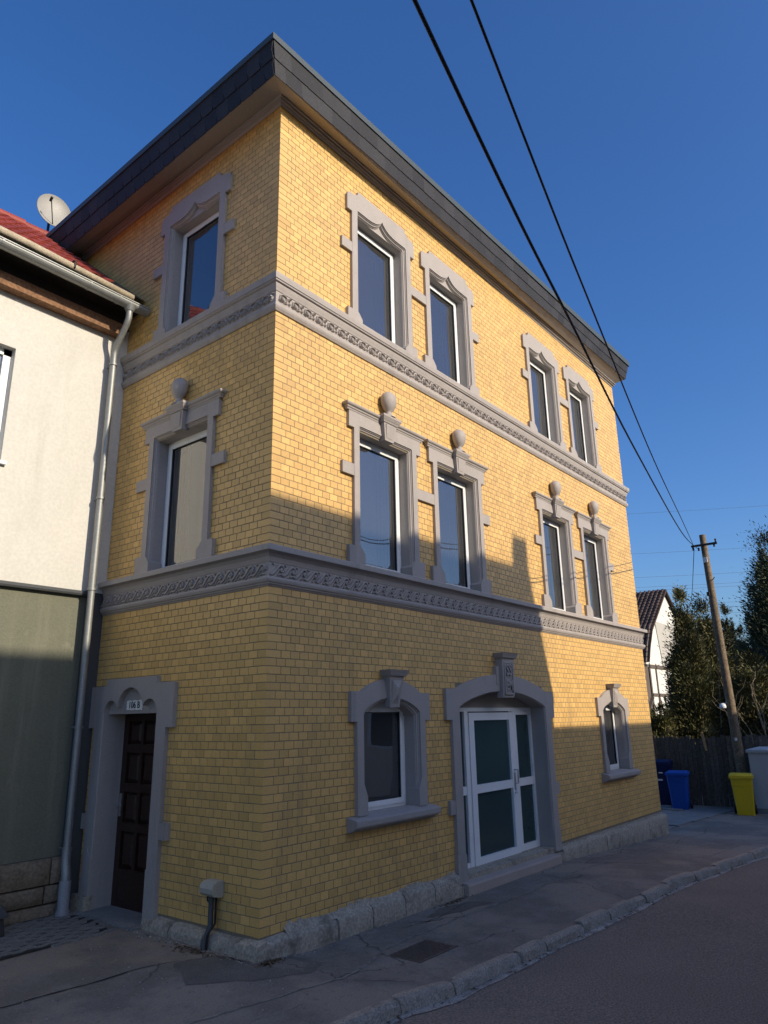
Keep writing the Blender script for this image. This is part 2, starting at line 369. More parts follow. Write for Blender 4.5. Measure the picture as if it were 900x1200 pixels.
patch('asphalt_patch', 'asphalt_patch', [(2.0, -.30), (2.45, -.45), (3.0, -.52), (2.9, -.28), (2.4, -.2)], .003, 2)

# concrete slabs in the passage behind the house
slabs = tag(link('slab_path', None, None, (12, 1, 0)), kind='structure')
for i in range(5):
    for j in range(3):
        xa = 10.35+i*.98+random.uniform(-.02, .02); ya = .12+j*.98-.03*i
        mb = MB(); zz = lambda x: gz(x)+.012+.006*((i*7+j*3) % 4)
        poly = [(xa, ya), (xa+.95, ya+.01), (xa+.96, ya+.94), (xa+.01, ya+.95)]
        mb.add([(p[0], p[1], zz(p[0])) for p in poly]+[(p[0], p[1], zz(p[0])-.05) for p in poly], [(0,1,2,3),(0,4,5,1),(1,5,6,2),(2,6,7,3),(3,7,4,0)])
        bw(mb, 'slab', 'concrete', slabs)

# ------------------------------------------------------------------ the yellow brick house
HOUSE = thing('brick_house', 'three storey yellow brick corner house with grey window surrounds and slate eaves', 'house', (0, 0, 0))
# openings (u0, u1, z0, z1) in the masonry
CW = [1.85, 3.46, 6.54, 8.18]; LOWW = [1.855, 8.25]; DC = 4.385; LW = 1.555; LDC = 2.155
OPF = [(c-.49, c+.49, 6.60, 8.44) for c in CW] + [(c-.49, c+.49, 3.56, 5.22) for c in CW] + [(c-.51, c+.51, .95, 2.175) for c in LOWW] + [(DC-1.19, DC+1.19, -.3, 2.285)]
OPL = [(LW-.49, LW+.49, 6.60, 8.44), (LW-.49, LW+.49, 3.56, 5.22), (LDC-.54, LDC+.54, -.3, 2.335)]
YB = 8.0
def wall_mesh():
    mb = MB()
    def facade(ops, u0, u1, z0, z1, M):
        us = sorted({u0, u1, *[o[0] for o in ops], *[o[1] for o in ops]}); zs = sorted({z0, z1, *[max(z0, o[2]) for o in ops], *[o[3] for o in ops]})
        for a, b in zip(us[:-1], us[1:]):
            for c, d in zip(zs[:-1], zs[1:]):
                m, k = (a+b)/2, (c+d)/2
                if any(o[0] < m < o[1] and o[2] < k < o[3] for o in ops): continue
                mb.face([M(a, c, 0), M(b, c, 0), M(b, d, 0), M(a, d, 0)])
    facade(OPF, 0, L, -.3, 9.15, FR); facade(OPL, 0, YB, -.3, 9.15, LF)
    mb.face([(L, 0, -.6), (L, YB, -.6), (L, YB, 9.15), (L, 0, 9.15)]); mb.face([(0, YB, -.3), (L, YB, -.6), (L, YB, 9.15), (0, YB, 9.15)])
    return mb.build('wall', 'mortar', HOUSE, weld=True)
WALL = wall_mesh()
fl = MB()
for z in (-.02, 3.30, 6.35, 9.1): fl.box((.02, .02, z-.12), (L-.02, YB-.02, z))
fl.box((3.0, .3, -.1), (3.08, 7.9, 9)); fl.box((6.0, .3, 0), (6.08, 7.9, 9)); fl.box((.05, 3.4, 0), (L-.05, 3.5, 9))
tag(bw(fl, 'floor_slab', 'interior', HOUSE), 'dim plastered rooms behind the windows')

# bricks: running bond of headers, long and short bricks alternating at the corner
CH, MW, J = .07615, .1238, .0075
CAM = Vector((-4.6638, -5.17, 1.93))
def brick_rects(ops, u1, first):
    out = []
    n = int((ZT-ZB)/CH)
    for r in range(n+1):
        z0 = ZB+r*CH+J/2; z1 = min(ZB+(r+1)*CH-J/2, ZT)
        if z1-z0 < .02: continue
        start = MW*1.5 if (r+first) % 2 else MW
        edges = [0, start]
        while edges[-1] < u1-.01: edges.append(min(edges[-1]+MW*random.uniform(.975, 1.025), u1))
        # keep the bond from drifting
        edges = [0] + [min(u1, start+i*MW+random.uniform(-.004, .004)) for i in range(len(edges)-1)]
        for a, b in zip(edges[:-1], edges[1:]):
            a2, b2 = (a+J/2 if a > 0 else .0), b-J/2
            if b2-a2 < .015: continue
            segs = [(a2, b2)]
            for o in ops:
                if z1 > o[2] and z0 < o[3]:
                    ns = []
                    for s, e in segs:
                        if e <= o[0] or s >= o[1]: ns.append((s, e)); continue
                        if s < o[0]: ns.append((s, o[0]))
                        if e > o[1]: ns.append((o[1], e))
                    segs = ns
            out += [(s, e, z0, z1) for s, e in segs if e-s > .012]
    return out
def brick_geo(mb, M, s, e, z0, z1, h, tone):
    c = .0016; rr = random.uniform
    corner = s < .001
    s0 = -h if corner else s
    sk = [rr(-.0012, .0012) for _ in range(4)]
    p = [(s0, z0+sk[0]), (e, z0+sk[1]), (e, z1+sk[2]), (s0, z1+sk[3])]; q = [(s0+(0 if corner else c), z0+c+sk[0]), (e-c, z0+c+sk[1]), (e-c, z1-c+sk[2]), (s0+(0 if corner else c), z1-c+sk[3])]
    vs = [M(u, z, -.004) for u, z in p]+[M(u, z, h-c*.7) for u, z in p]+[M(u, z, h) for u, z in q]
    fs = [(i, (i+1) % 4, 4+(i+1) % 4, 4+i) for i in range(4)]+[(4+i, 4+(i+1) % 4, 8+(i+1) % 4, 8+i) for i in range(4)]+[(8, 9, 10, 11)]
    mb.add(vs, fs, tone)
def lay_bricks():
    items = []
    for M, ops, u1, first, nrm in ((FR, OPF, L, 0, Vector((0, -1, 0))), (LF, OPL, 5.6, 1, Vector((-1, 0, 0)))):
        for s, e, z0, z1 in brick_rects(ops, u1, first):
            c = Vector(M((s+e)/2, (z0+z1)/2, 0)); v = CAM-c
            hid = (3.18 < (z0+z1)/2 < 3.60) or (6.20 < (z0+z1)/2 < 6.66)
            area = (e-s)*(z1-z0)*v.dot(nrm)/v.length**3
            if M is LF and ((s > 1.32 and z1 < 2.45) or s > 2.9): area *= .1
            items.append((0 if hid else area, M, s, e, z0, z1))
    items.sort(key=lambda t: -t[0])
    stuff = MB()
    for i, (a, M, s, e, z0, z1) in enumerate(items):
        tone = min(1, max(0, random.gauss(.5, .22))); h = random.uniform(.0025, .0045)
        if z0 < ZB+CH*.5 and M is LF and random.random() < .12: continue            # lowest course is broken away in places
        if i < 300:
            mb = MB(); brick_geo(mb, M, s, e, z0, z1, h, tone); mb.build('brick', 'brick', WALL)
        else: brick_geo(stuff, M, s, e, z0, z1, h, tone)
    tag(stuff.build('brickwork', 'brick', WALL, fix=False), kind='stuff')
lay_bricks()

# plinth: separate worn stones along both sides
def plinth():
    root = MB(); root.box((.0, -.02, -.5), (L-.02, .3, ZB-.03)); root.box((-.02, .0, -.5), (.3, 1.46, ZB-.03))
    P = bw(root, 'plinth', 'plinth_concrete', HOUSE)
    def stone(M, a, b, ends, corner=0, top=None, out=.095):
        n = max(2, int((b-a)/.22)); mb = MB(); rings = []
        rr = random.Random(int(a*1000)+corner)
        for i in range(n+1):
            u = a+(b-a)*i/n; e = .012 if i in (0, n) else 0.
            if corner and i == 0: u = -out; e = 0
            g = gz(u) if M is FR else 0
            t = (top(u) if top else ZB-.035)+rr.uniform(-.010, .010); k = rr.uniform(-.008, .008)
            rings.append([M(u, t+.02-e, -.01), M(u, t+.008-e, .045), M(u if not (corner and i == 0) else u+.012, t-.012-e, .082+k-e), M(u, t-.045-e, out+k-e), M(u, g+.05, out+k-e*.6), M(u, g-.15, out+.004+k-e)])
        for q, w_ in zip(rings[:-1], rings[1:]):
            for j in range(5): mb.face([q[j], w_[j], w_[j+1], q[j+1]])
        mb.face(rings[0]); mb.face(rings[-1][::-1])
        bw(mb, 'plinth_stone', 'plinth_concrete', P, smooth=40, weld=True)
    us = [0, .92, 1.42, 1.95, 2.5, 3.02]
    for i, (a, b) in enumerate(zip(us[:-1], us[1:])): stone(FR, a+(.006 if i else 0), b-.006, 0, corner=1 if i == 0 else 0, top=lambda u: ZB-.03+.045*min(1, max(0, u-.2)/2))
    us = [5.74, 6.55, 7.3, 8.3, 9.25, L+.08]
    for a, b in zip(us[:-1], us[1:]): stone(FR, a+.006, b-.006, 0, top=lambda u: ZB-.06)
    us = [0, .66, 1.16, 1.62]
    for i, (a, b) in enumerate(zip(us[:-1], us[1:])): stone(LF, a+(.006 if i else 0), b-.006, 0, corner=2 if i == 0 else 0)
    # smeared mortar fillet over the stones of the street side
    mb = MB(); rings = []
    n = 44
    for i in range(n+1):
        u = .28+2.74*i/n; h = .030+.05*abs(math.sin(i*1.7))*(.5+.5*math.sin(i*.43+1))
        rings.append([FR(u, ZB+h, .0085), FR(u, ZB+.004+h*.4, .016+.01*random.random()), FR(u, ZB-.02, .05+.01*random.random())])
    for q, w_ in zip(rings[:-1], rings[1:]):
        for j in range(2): mb.face([q[j], w_[j], w_[j+1], q[j+1]])
    bw(mb, 'mortar_fillet', 'plinth_concrete', P, smooth=True, weld=True)
    mb = MB(); mb.box((3.02, -.10, -.3), (5.74, .40, .035)); bw(mb, 'foundation', 'plinth_concrete', P)
    st = MB(); prof = [(-.155, -.2), (-.155, .04), (-.145, .056), (-.13, .062), (.3, .075), (.3, -.2)]
    st.add([(3.07, y, z-.0) for y, z in prof]+[(5.50, y, z-.02) for y, z in prof], [(0,1,7,6),(1,2,8,7),(2,3,9,8),(3,4,10,9),(4,5,11,10),(0,5,4,3,2,1),(6,7,8,9,10,11)])
    bw(st, 'door_step', 'step_stone', HOUSE)
    th = MB(); th.box((-.16, 1.62, -.1), (.30, 2.72, .022)); bw(th, 'door_step', 'concrete', HOUSE)
plinth()

# string courses with relief friezes
def band(zb, prof, name):
    path = [lambda o: (L+o, .4), lambda o: (L+o, -o), lambda o: (-o, -o), lambda o: (-o, D+.0)]
    mb = MB()
    for k in range(3):
        for (o0, z0), (o1, z1) in zip(prof[:-1], prof[1:]):
            a, b = path[k], path[k+1]
            mb.face([(*a(o0), zb+z0), (*b(o0), zb+z0), (*b(o1), zb+z1), (*a(o1), zb+z1)])
    mb.face([(*path[0](o), zb+z) for o, z in prof])
    return bw(mb, name, 'grey_paint', HOUSE, weld=True)
PU = [(0, 0), (.022, .004), (.030, .018), (.038, .030), (.045, .05), (.045, .066), (.036, .085), (.022, .100), (.022, .235), (.030, .24), (.036, .262), (.044, .285), (.050, .31), (.052, .322), (.070, .33), (.074, .335), (.074, .348), (.084, .352), (.090, .40), (.090, .425), (.055, .438), (0, .447)]
PL = [(0, 0), (.012, .004), (.018, .018), (.030, .022), (.034, .036), (.045, .042), (.052, .06), (.055, .075), (.050, .09), (.024, .10), (.024, .238), (.030, .245), (.034, .262), (.042, .29), (.062, .318), (.088, .332), (.108, .338), (.110, .342), (.110, .392), (.098, .402), (0, .415)]
B2 = band(6.210, PU, 'string_course'); B1 = band(3.185, PL, 'string_course')
tag(B2, 'upper grey string course with leafy frieze'); tag(B1, 'lower grey string course with running scroll frieze')
def ribbon(mb, pts, w, h, taper=True):
    """raised rounded strip following 2D pts in the facade plane; local coords (u, z, o)"""
    n = len(pts); rings = []
    for i, (u, z) in enumerate(pts):
        a = pts[max(0, i-1)]; b = pts[min(n-1, i+1)]; dx, dz = b[0]-a[0], b[1]-a[1]; l = math.hypot(dx, dz) or 1
        nx, nz = -dz/l, dx/l; k = w*(1 if not taper else (.45+.55*math.sin(math.pi*min(1, .12+i/(n-1)*.88))))
        rings.append([(u-nx*k, z-nz*k, 0), (u-nx*k*.55, z-nz*k*.55, h), (u+nx*k*.55, z+nz*k*.55, h), (u+nx*k, z+nz*k, 0)])
    for q, r in zip(rings[:-1], rings[1:]):
        for j in range(3): mb.face([q[j], r[j], r[j+1], q[j+1]])
    mb.face(rings[0][::-1]); mb.face(rings[-1])
def scroll_mesh(flip):
    mb = MB(); S = .160
    def curve(dz, du, n=12):
        out = []
        for i in range(n+1):
            t = i/n
            u = -S*.62+t*S*1.1; z = -.052+.104*(.5-.5*math.cos(math.pi*min(1, t*1.25)))
            if t > .8: z -= (t-.8)*.16
            out.append((u+du, z+dz))
        return out
    ribbon(mb, curve(.0, 0), .016, .015); ribbon(mb, curve(-.026, .018), .008, .011)
    curl = [(.045+.030*(1-i/13)*math.cos(.6-i*.62), .006+.030*(1-i/13)*math.sin(.6-i*.62)) for i in range(12)]
    ribbon(mb, curl, .009, .016); ribbon(mb, [(.00, -.058), (.02, -.042), (.045, -.04), (.07, -.056)], .009, .012); ribbon(mb, [(-.07, .06), (-.05, .045), (-.035, .058)], .007, .011)
    mb.lathe([(.014, 0), (.013, .008), (.007, .013)], 8, lambda p: (p[0]+.046, p[1]+.004, p[2]+.006))
    return mb
def leaf_mesh():
    mb = MB()
    def leaf(u, z, a, l, w):
        ca, sa = math.cos(a), math.sin(a); pts = [(0, 0), (.35, .5), (.7, .38), (1, 0), (.7, -.38), (.35, -.5)]
        vs = [(u+(p*l)*ca-(q*w)*sa, z+(p*l)*sa+(q*w)*ca, .0) for p, q in pts]; c = (u+.5*l*ca, z+.5*l*sa, .018)
        for i in range(6): mb.face([vs[i], vs[(i+1) % 6], c])
    for k in range(7): leaf(-.03, -.045, .15+k*.47, .085+.02*math.sin(k*2), .026)
    leaf(.04, .05, -.9, .07, .03); leaf(.04, .05, -2.0, .06, .028); leaf(.06, .052, -.2, .05, .026); leaf(.06, -.05, 1.0, .07, .026); leaf(.075, -.05, 2.1, .05, .025)
    ribbon(mb, [(-.085, -.03), (-.07, .03), (-.035, .052), (.01, .045), (.03, .02)], .007, .014)
    mb.lathe([(.016, 0), (.014, .01), (.007, .016)], 7, lambda p: (p[0]-.028, p[1]-.02, p[2]+.004))
    return mb
def remap(mb, M):
    o = MB(); o.v = [M(*v) for v in mb.v]; o.f = mb.f; o.t = mb.t; return o
def frieze(parent, gen, z, o, S, name):
    flat = gen
    mf = remap(flat, lambda u, zz, oo: (u, -oo*1.6, zz)).mesh(name, 'grey_paint'); ml = remap(flat, lambda u, zz, oo: (-oo*1.6, -u, zz)).mesh(name, 'grey_paint')
    n = int(L/S)
    for i in range(n): link(name, mf, parent, (S*.55+i*(L-S*.1)/n, -o, z))
    n = int(D/S)
    for i in range(n): link(name, ml, parent, (-o, S*.55+i*(D-S*.1)/n, z))
frieze(B1, scroll_mesh(0), 3.185+.169, .0235, .160, 'scroll')
frieze(B2, leaf_mesh(), 6.210+.168, .0215, .19, 'leaf_ornament')

# window and door surrounds -------------------------------------------------
def inset(p, d, half, zspring):
    u, z = p
    return (u-(d if u > 0 else -d)*min(1, abs(u)/half), z-(d if z > zspring else 0)*(1 if abs(u) < half*1.001 else 1))
def surround(name, M, c, outer, inner, o, moul, depth, half, zs, parent=HOUSE, m='grey_paint', back=0.):
    """outer / inner: half outlines from bottom right, over the head, to bottom left (u relative to centre)"""
    mb = MB(); poly = outer+inner[::-1]
    mb.face([M(c+u, z, o) for u, z in poly])
    for a, b in zip(outer[:-1], outer[1:]): mb.face([M(c+a[0], a[1], o), M(c+b[0], b[1], o), M(c+b[0], b[1], back), M(c+a[0], a[1], back)])
    prev = inner; po = o
    for d, oo in moul+[(moul[-1][0], -depth)]:
        cur = [inset(p, d, half, zs) for p in inner]
        for i in range(len(inner)-1):
            mb.face([M(c+prev[i][0], prev[i][1], po), M(c+prev[i+1][0], prev[i+1][1], po), M(c+cur[i+1][0], cur[i+1][1], oo), M(c+cur[i][0], cur[i][1], oo)])
        prev, po = cur, oo
    return bw(mb, name, m, parent, weld=True)
def mirror(h): return h+[(-u, z) for u, z in reversed(h)]
MOUL = [(0, .030), (.012, .030), (.016, .018), (.030, .012), (.036, -.004), (.042, -.004), (.046, -.02)]
def base_block(mb, M, c, s, z0, z1, inn):
    poly = [(.715, z0), (.715, z1), (.60, z1), (.60, z1), (inn+.075, z1), (inn+.01, z1-.075), (inn, z1-.085), (inn, z0)]
    poly = [(.715, z0), (.715, z1), (inn+.075, z1), (inn, z1-.085), (inn, z0)]
    mb.prism([(c+s*u, z) for u, z in poly], -.13, .052, M)
def sash(W, M, c, hw, z0, z1, dep, rail=.062, mid=None):
    """plastic window: outer frame, opening sash, pane"""
    f = MB()
    def bar(a, b, zz0, zz1, o0, o1): f.prism([(c+a, zz0), (c+b, zz0), (c+b, zz1), (c+a, zz1)], o0, o1, M)
    for (w_, o0, o1, i) in ((.045, -dep-.05, -dep, 0), (.055, -dep-.045, -dep+.014, .043)):
        a, b, zz0, zz1 = -hw+i, hw-i, z0+i, z1-i
        bar(a, a+w_, zz0, zz1, o0, o1); bar(b-w_, b, zz0, zz1, o0, o1); bar(a+w_, b-w_, zz0, zz0+w_, o0, o1-.001); bar(a+w_, b-w_, zz1-w_, zz1, o0, o1-.001)
    fr = bw(f, 'frame', 'white_plastic', W)
    g = MB(); i = .098
    s = MB(); 
    for (a, b, q0, q1) in ((-hw+i-.002, -hw+i+.008, z0+i, z1-i), (hw-i-.008, hw-i+.002, z0+i, z1-i), (-hw+i, hw-i, z0+i-.002, z0+i+.008), (-hw+i, hw-i, z1-i-.008, z1-i+.002)):
        s.prism([(c+a, q0), (c+b, q0), (c+b, q1), (c+a, q1)], -dep-.02, -dep+.006, M)
    bw(s, 'seal', 'seal', W)
    pg = [M(c-hw+i, z0+i, -dep-.012), M(c+hw-i, z0+i, -dep-.012), M(c+hw-i, z1-i, -dep-.012), M(c-hw+i, z1-i, -dep-.012)]
    g.face(pg if M is FR else pg[::-1])      # pane faces outwards
    bw(g, 'pane', 'glass', W, fix=False)
def curtain(W, M, c, a, b, z0, z1, o, m='curtain', seed=0):
    mb = MB(); n = max(8, int((b-a)/.018)); rr = random.Random(seed); ph = rr.uniform(0, 6); pr = None
    for i in range(n+1):
        u = a+(b-a)*i/n; k = .022*math.sin(i*1.25+ph+.5*math.sin(i*.3))+.012*math.sin(i*.41)
        cur = (M(c+u, z0, o+k*1.2), M(c+u, z1, o+k*.8))
        if pr: mb.face([pr[0], cur[0], cur[1], pr[1]])
        pr = cur
    bw(mb, 'curtain', m, W, smooth=True, fix=False, weld=False)
def top_window(M, c, lugs, seed):
    z0 = 6.645
    H = [(.625, z0), (.625, 8.235), (.715, 8.235), (.715, 8.445), (.700, 8.485), (.66, 8.505), (.57, 8.51), (.545, 8.535), (.52, 8.535), (.51, 8.56), (.50, 8.60), (.25, 8.60)]
    ogee = [(.52, z0), (.52, 8.285), (.50, 8.30), (.30, 8.30), (.22, 8.305), (.15, 8.32), (.09, 8.345), (.045, 8.375), (.015, 8.405), (.0, 8.425)]
    inn = ogee+[(-u, z) for u, z in reversed(ogee[:-1])]
    W = surround('window', M, c, mirror(H), inn, .045, MOUL, .14, .52, 8.2)
    for s in (-1, 1): mb = MB(); base_block(mb, M, c, s, 6.64, 6.80, .445); bw(mb, 'base_block', 'grey_paint', W)
    for s, reach in lugs: lg = MB(); lg.prism([(c+s*.62, 7.625), (c+s*reach, 7.625), (c+s*reach, 7.765), (c+s*.62, 7.765)], 0, .042, M); bw(lg, 'lug', 'grey_paint', W)
    hp = MB(); hp.prism([(c-.485, 8.252), (c+.485, 8.252), (c+.485, 8.455), (c-.485, 8.455)], -.19, -.018, M); bw(hp, 'head_panel', 'grey_paint', W)
    sash(W, M, c, .476, 6.62, 8.262, .14)
    return W
def mid_window(M, c, lugs, seed):
    z0 = 3.595
    H = [(.615, z0), (.615, 5.228), (.705, 5.228), (.705, 5.44)]
    I = [(.52, z0), (.52, 5.265), (.49, 5.272), (.2, 5.272)]
    W = surround('window', M, c, mirror(H), mirror(I), .045, MOUL, .14, .52, 5.1)
    for s in (-1, 1): mb = MB(); base_block(mb, M, c, s, 3.592, 3.80, .445); bw(mb, 'base_block', 'grey_paint', W)
    for s, reach in lugs: lg = MB(); lg.prism([(c+s*.61, 4.63), (c+s*reach, 4.63), (c+s*reach, 4.77), (c+s*.61, 4.77)], 0, .042, M); bw(lg, 'lug', 'grey_paint', W)
    cn = MB(); prof = [(0, 5.425), (.05, 5.428), (.054, 5.445), (.064, 5.452), (.068, 5.468), (.084, 5.478), (.092, 5.492), (.092, 5.508), (.02, 5.522), (0, 5.522)]
    n = len(prof)
    for (o0, zz0), (o1, zz1) in zip(prof[:-1], prof[1:]):
        cn.face([M(c-.69-o0, zz0, o0), M(c+.69+o0, zz0, o0), M(c+.69+o1, zz1, o1), M(c-.69-o1, zz1, o1)])
        for s in (-1, 1): cn.face([M(c+s*(.69+o0), zz0, 0), M(c+s*(.69+o0), zz0, o0), M(c+s*(.69+o1), zz1, o1), M(c+s*(.69+o1), zz1, 0)])
    bw(cn, 'cornice', 'grey_paint', W, weld=True)
    k = MB()
    def frus(za, ha, oa, zb, hb, ob):
        k.add([M(c-ha, za, 0), M(c+ha, za, 0), M(c+ha, za, oa), M(c-ha, za, oa), M(c-hb, zb, 0), M(c+hb, zb, 0), M(c+hb, zb, ob), M(c-hb, zb, ob)], [(0,1,2,3),(4,5,6,7),(0,1,5,4),(1,2,6,5),(2,3,7,6),(3,0,4,7)])
    frus(5.215, .085, .085, 5.44, .125, .105); frus(5.44, .14, .115, 5.465, .15, .125); frus(5.465, .155, .128, 5.50, .175, .148); frus(5.50, .178, .15, 5.53, .178, .15)
    frus(5.25, .055, .092, 5.42, .09, .115)
    bw(k, 'keystone', 'grey_paint', W)
    b = MB(); prof = [(.10, 5.53), (.095, 5.545), (.055, 5.565), (.04, 5.60), (.048, 5.615), (.075, 5.64), (.100, 5.69), (.115, 5.745), (.112, 5.80), (.088, 5.845), (.05, 5.87), (.01, 5.878)]
    b.lathe(prof, 18, lambda p: M(c+p[0], p[2], .085+p[1]*.8))
    bw(b, 'ball_finial', 'grey_paint', W, smooth=50)
    sash(W, M, c, .476, 3.575, 5.232, .14)
    return W
for i, c in enumerate(CW):
    pair = (-1, .815) if i % 2 == 0 else (1, .815); other = (1, CW[i+1]-c-.60) if i % 2 == 0 else None
    lugs = [pair]+([other] if other else [])
    W = top_window(FR, c, lugs, i)
    if i >= 2: curtain(W, FR, c, -.22, .40, 6.66, 8.2, -.215, 'curtain', i)
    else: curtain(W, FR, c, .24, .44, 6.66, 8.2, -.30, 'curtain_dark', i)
    W = mid_window(FR, c, lugs, i)
    if i >= 2: curtain(W, FR, c, -.24, .40, 3.6, 5.2, -.215, 'curtain', i+9)
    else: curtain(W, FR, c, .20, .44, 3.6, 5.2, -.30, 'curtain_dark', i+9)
W = top_window(LF, LW, [(-1, .80), (1, .83)], 5)
W = mid_window(LF, LW, [(-1, .83), (1, .83)], 6)
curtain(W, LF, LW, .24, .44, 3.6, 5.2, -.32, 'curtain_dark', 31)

def arc(h, zs, zc, n=8, lo=0.0):
    """points from (+h, zs) rising to (0, zc) on a circle"""
    s = zc-zs; r = (h*h+s*s)/(2*s); cz = zc-r; a0 = math.asin(h/r)
    return [(r*math.sin(a0*(1-i/n)), cz+r*math.cos(a0*(1-i/n))) for i in range(n+1)]
def frustum_key(M, c, parent, za, zb, ha, hb, oa, ob, cap, panel=True):
    k = MB()
    def frus(za, ha, oa, zb, hb, ob):
        k.add([M(c-ha, za, 0), M(c+ha, za, 0), M(c+ha, za, oa), M(c-ha, za, oa), M(c-hb, zb, 0), M(c+hb, zb, 0), M(c+hb, zb, ob), M(c-hb, zb, ob)], [(0,1,2,3),(4,5,6,7),(0,1,5,4),(1,2,6,5),(2,3,7,6),(3,0,4,7)])
    frus(za, ha, oa, zb, hb, ob)
    z = zb; 
    for dz, ex in ((.014, .006), (.03, .03), (.016, .045), (.02, .05)):
        frus(z, hb+ex*.8, ob+ex*.8, z+dz, hb+ex*(1.25 if dz == .03 else 1), ob+ex*(1.25 if dz == .03 else 1)); z += dz
    bw(k, 'keystone', 'grey_paint', parent)
    return k
def low_window(c, seed):
    H = [(.61, .985), (.61, 1.905), (.705, 1.905), (.705, 2.215), (.53, 2.215)]+[(u, z) for u, z in arc(.52, 2.225, 2.36)][1:]
    I = [(.505, .985), (.505, 2.0)]+arc(.505, 2.01, 2.155)[1:]
    outer = H+[(-u, z) for u, z in reversed(H[:-1])]; inner = I+[(-u, z) for u, z in reversed(I[:-1])]
    W = surround('window', FR, c, outer, inner, .05, MOUL, .15, .505, 1.95)
    for s in (-1, 1): mb = MB(); mb.prism([(c+s*u, z) for u, z in ((.605, .98), (.605, 1.02), (.53, 1.31), (.50, 1.27), (.452, 1.16), (.452, .98))], -.13, .0515, FR); bw(mb, 'base_block', 'grey_paint', W)
    frustum_key(FR, c, W, 2.05, 2.375, .085, .125, .075, .115, 0)
    kp = MB(); kp.add([FR(c-.055, 2.09, .083), FR(c+.055, 2.09, .083), FR(c+.085, 2.34, .118), FR(c-.085, 2.34, .118), FR(c, 2.20, .135), FR(c, 2.25, .14)], [(0,1,4),(1,2,5,4),(2,3,5),(3,0,4,5)])
    bw(kp, 'keystone_panel', 'grey_paint', W)
    s = MB(); prof = [(-.14, .985), (-.14, .90), (0, .84), (.05, .84), (.06, .855), (.10, .865), (.105, .88), (.135, .885), (.14, .90), (.14, .945), (.125, .955), (-.02, .985)]
    s.add([FR(c-.73, z, o) for o, z in prof]+[FR(c+.73, z, o) for o, z in prof], [(i, (i+1) % 12, 12+(i+1) % 12, 12+i) for i in range(12)]+[tuple(range(12)), tuple(range(23, 11, -1))])
    bw(s, 'sill', 'grey_paint', W)
    sash(W, FR, c, .46, .975, 2.10, .15)
    t = MB(); t.prism([(c-.5, 2.085), (c+.5, 2.085), (c+.5, 2.2), (c-.5, 2.2)], -.19, -.152, FR); bw(t, 'transom_panel', 'aged_white', W)
    return W
for i, c in enumerate(LOWW): low_window(c, i)
W2 = [o for o in HOUSE.children if o.name.startswith('window')][-1]
curtain(W2, FR, LOWW[1], -.42, .42, 1.0, 2.1, -.33, 'curtain', 77)
W1 = [o for o in HOUSE.children if o.name.startswith('window')][-2]
curtain(W1, FR, LOWW[0], -.42, .42, 1.55, 2.1, -.75, 'curtain_dark', 78)

def text_mesh(s, size, depth, M, m, name, parent, bold=True):
    cu = bpy.data.curves.new('t', 'FONT'); cu.body = s; cu.size = size; cu.extrude = depth; cu.align_x = 'CENTER'; cu.align_y = 'CENTER'; cu.resolution_u = 3
    if bold: cu.offset = size*.018
    to = bpy.data.objects.new('t', cu); COL.objects.link(to)
    dg = bpy.context.evaluated_depsgraph_get(); dg.update(); me = bpy.data.meshes.new_from_object(to.evaluated_get(dg))
    bpy.data.objects.remove(to); bpy.data.curves.remove(cu)
    for v in me.vertices: v.co = Vector(M(v.co.x, v.co.y, v.co.z))
    me.name = name; me.materials.clear(); me.materials.append(MATS[m])
    o = link(name, me, parent); root = parent; off = Vector((0, 0, 0))
    while root: off += Vector(root.location); root = root.parent
    o.location = -off; return o

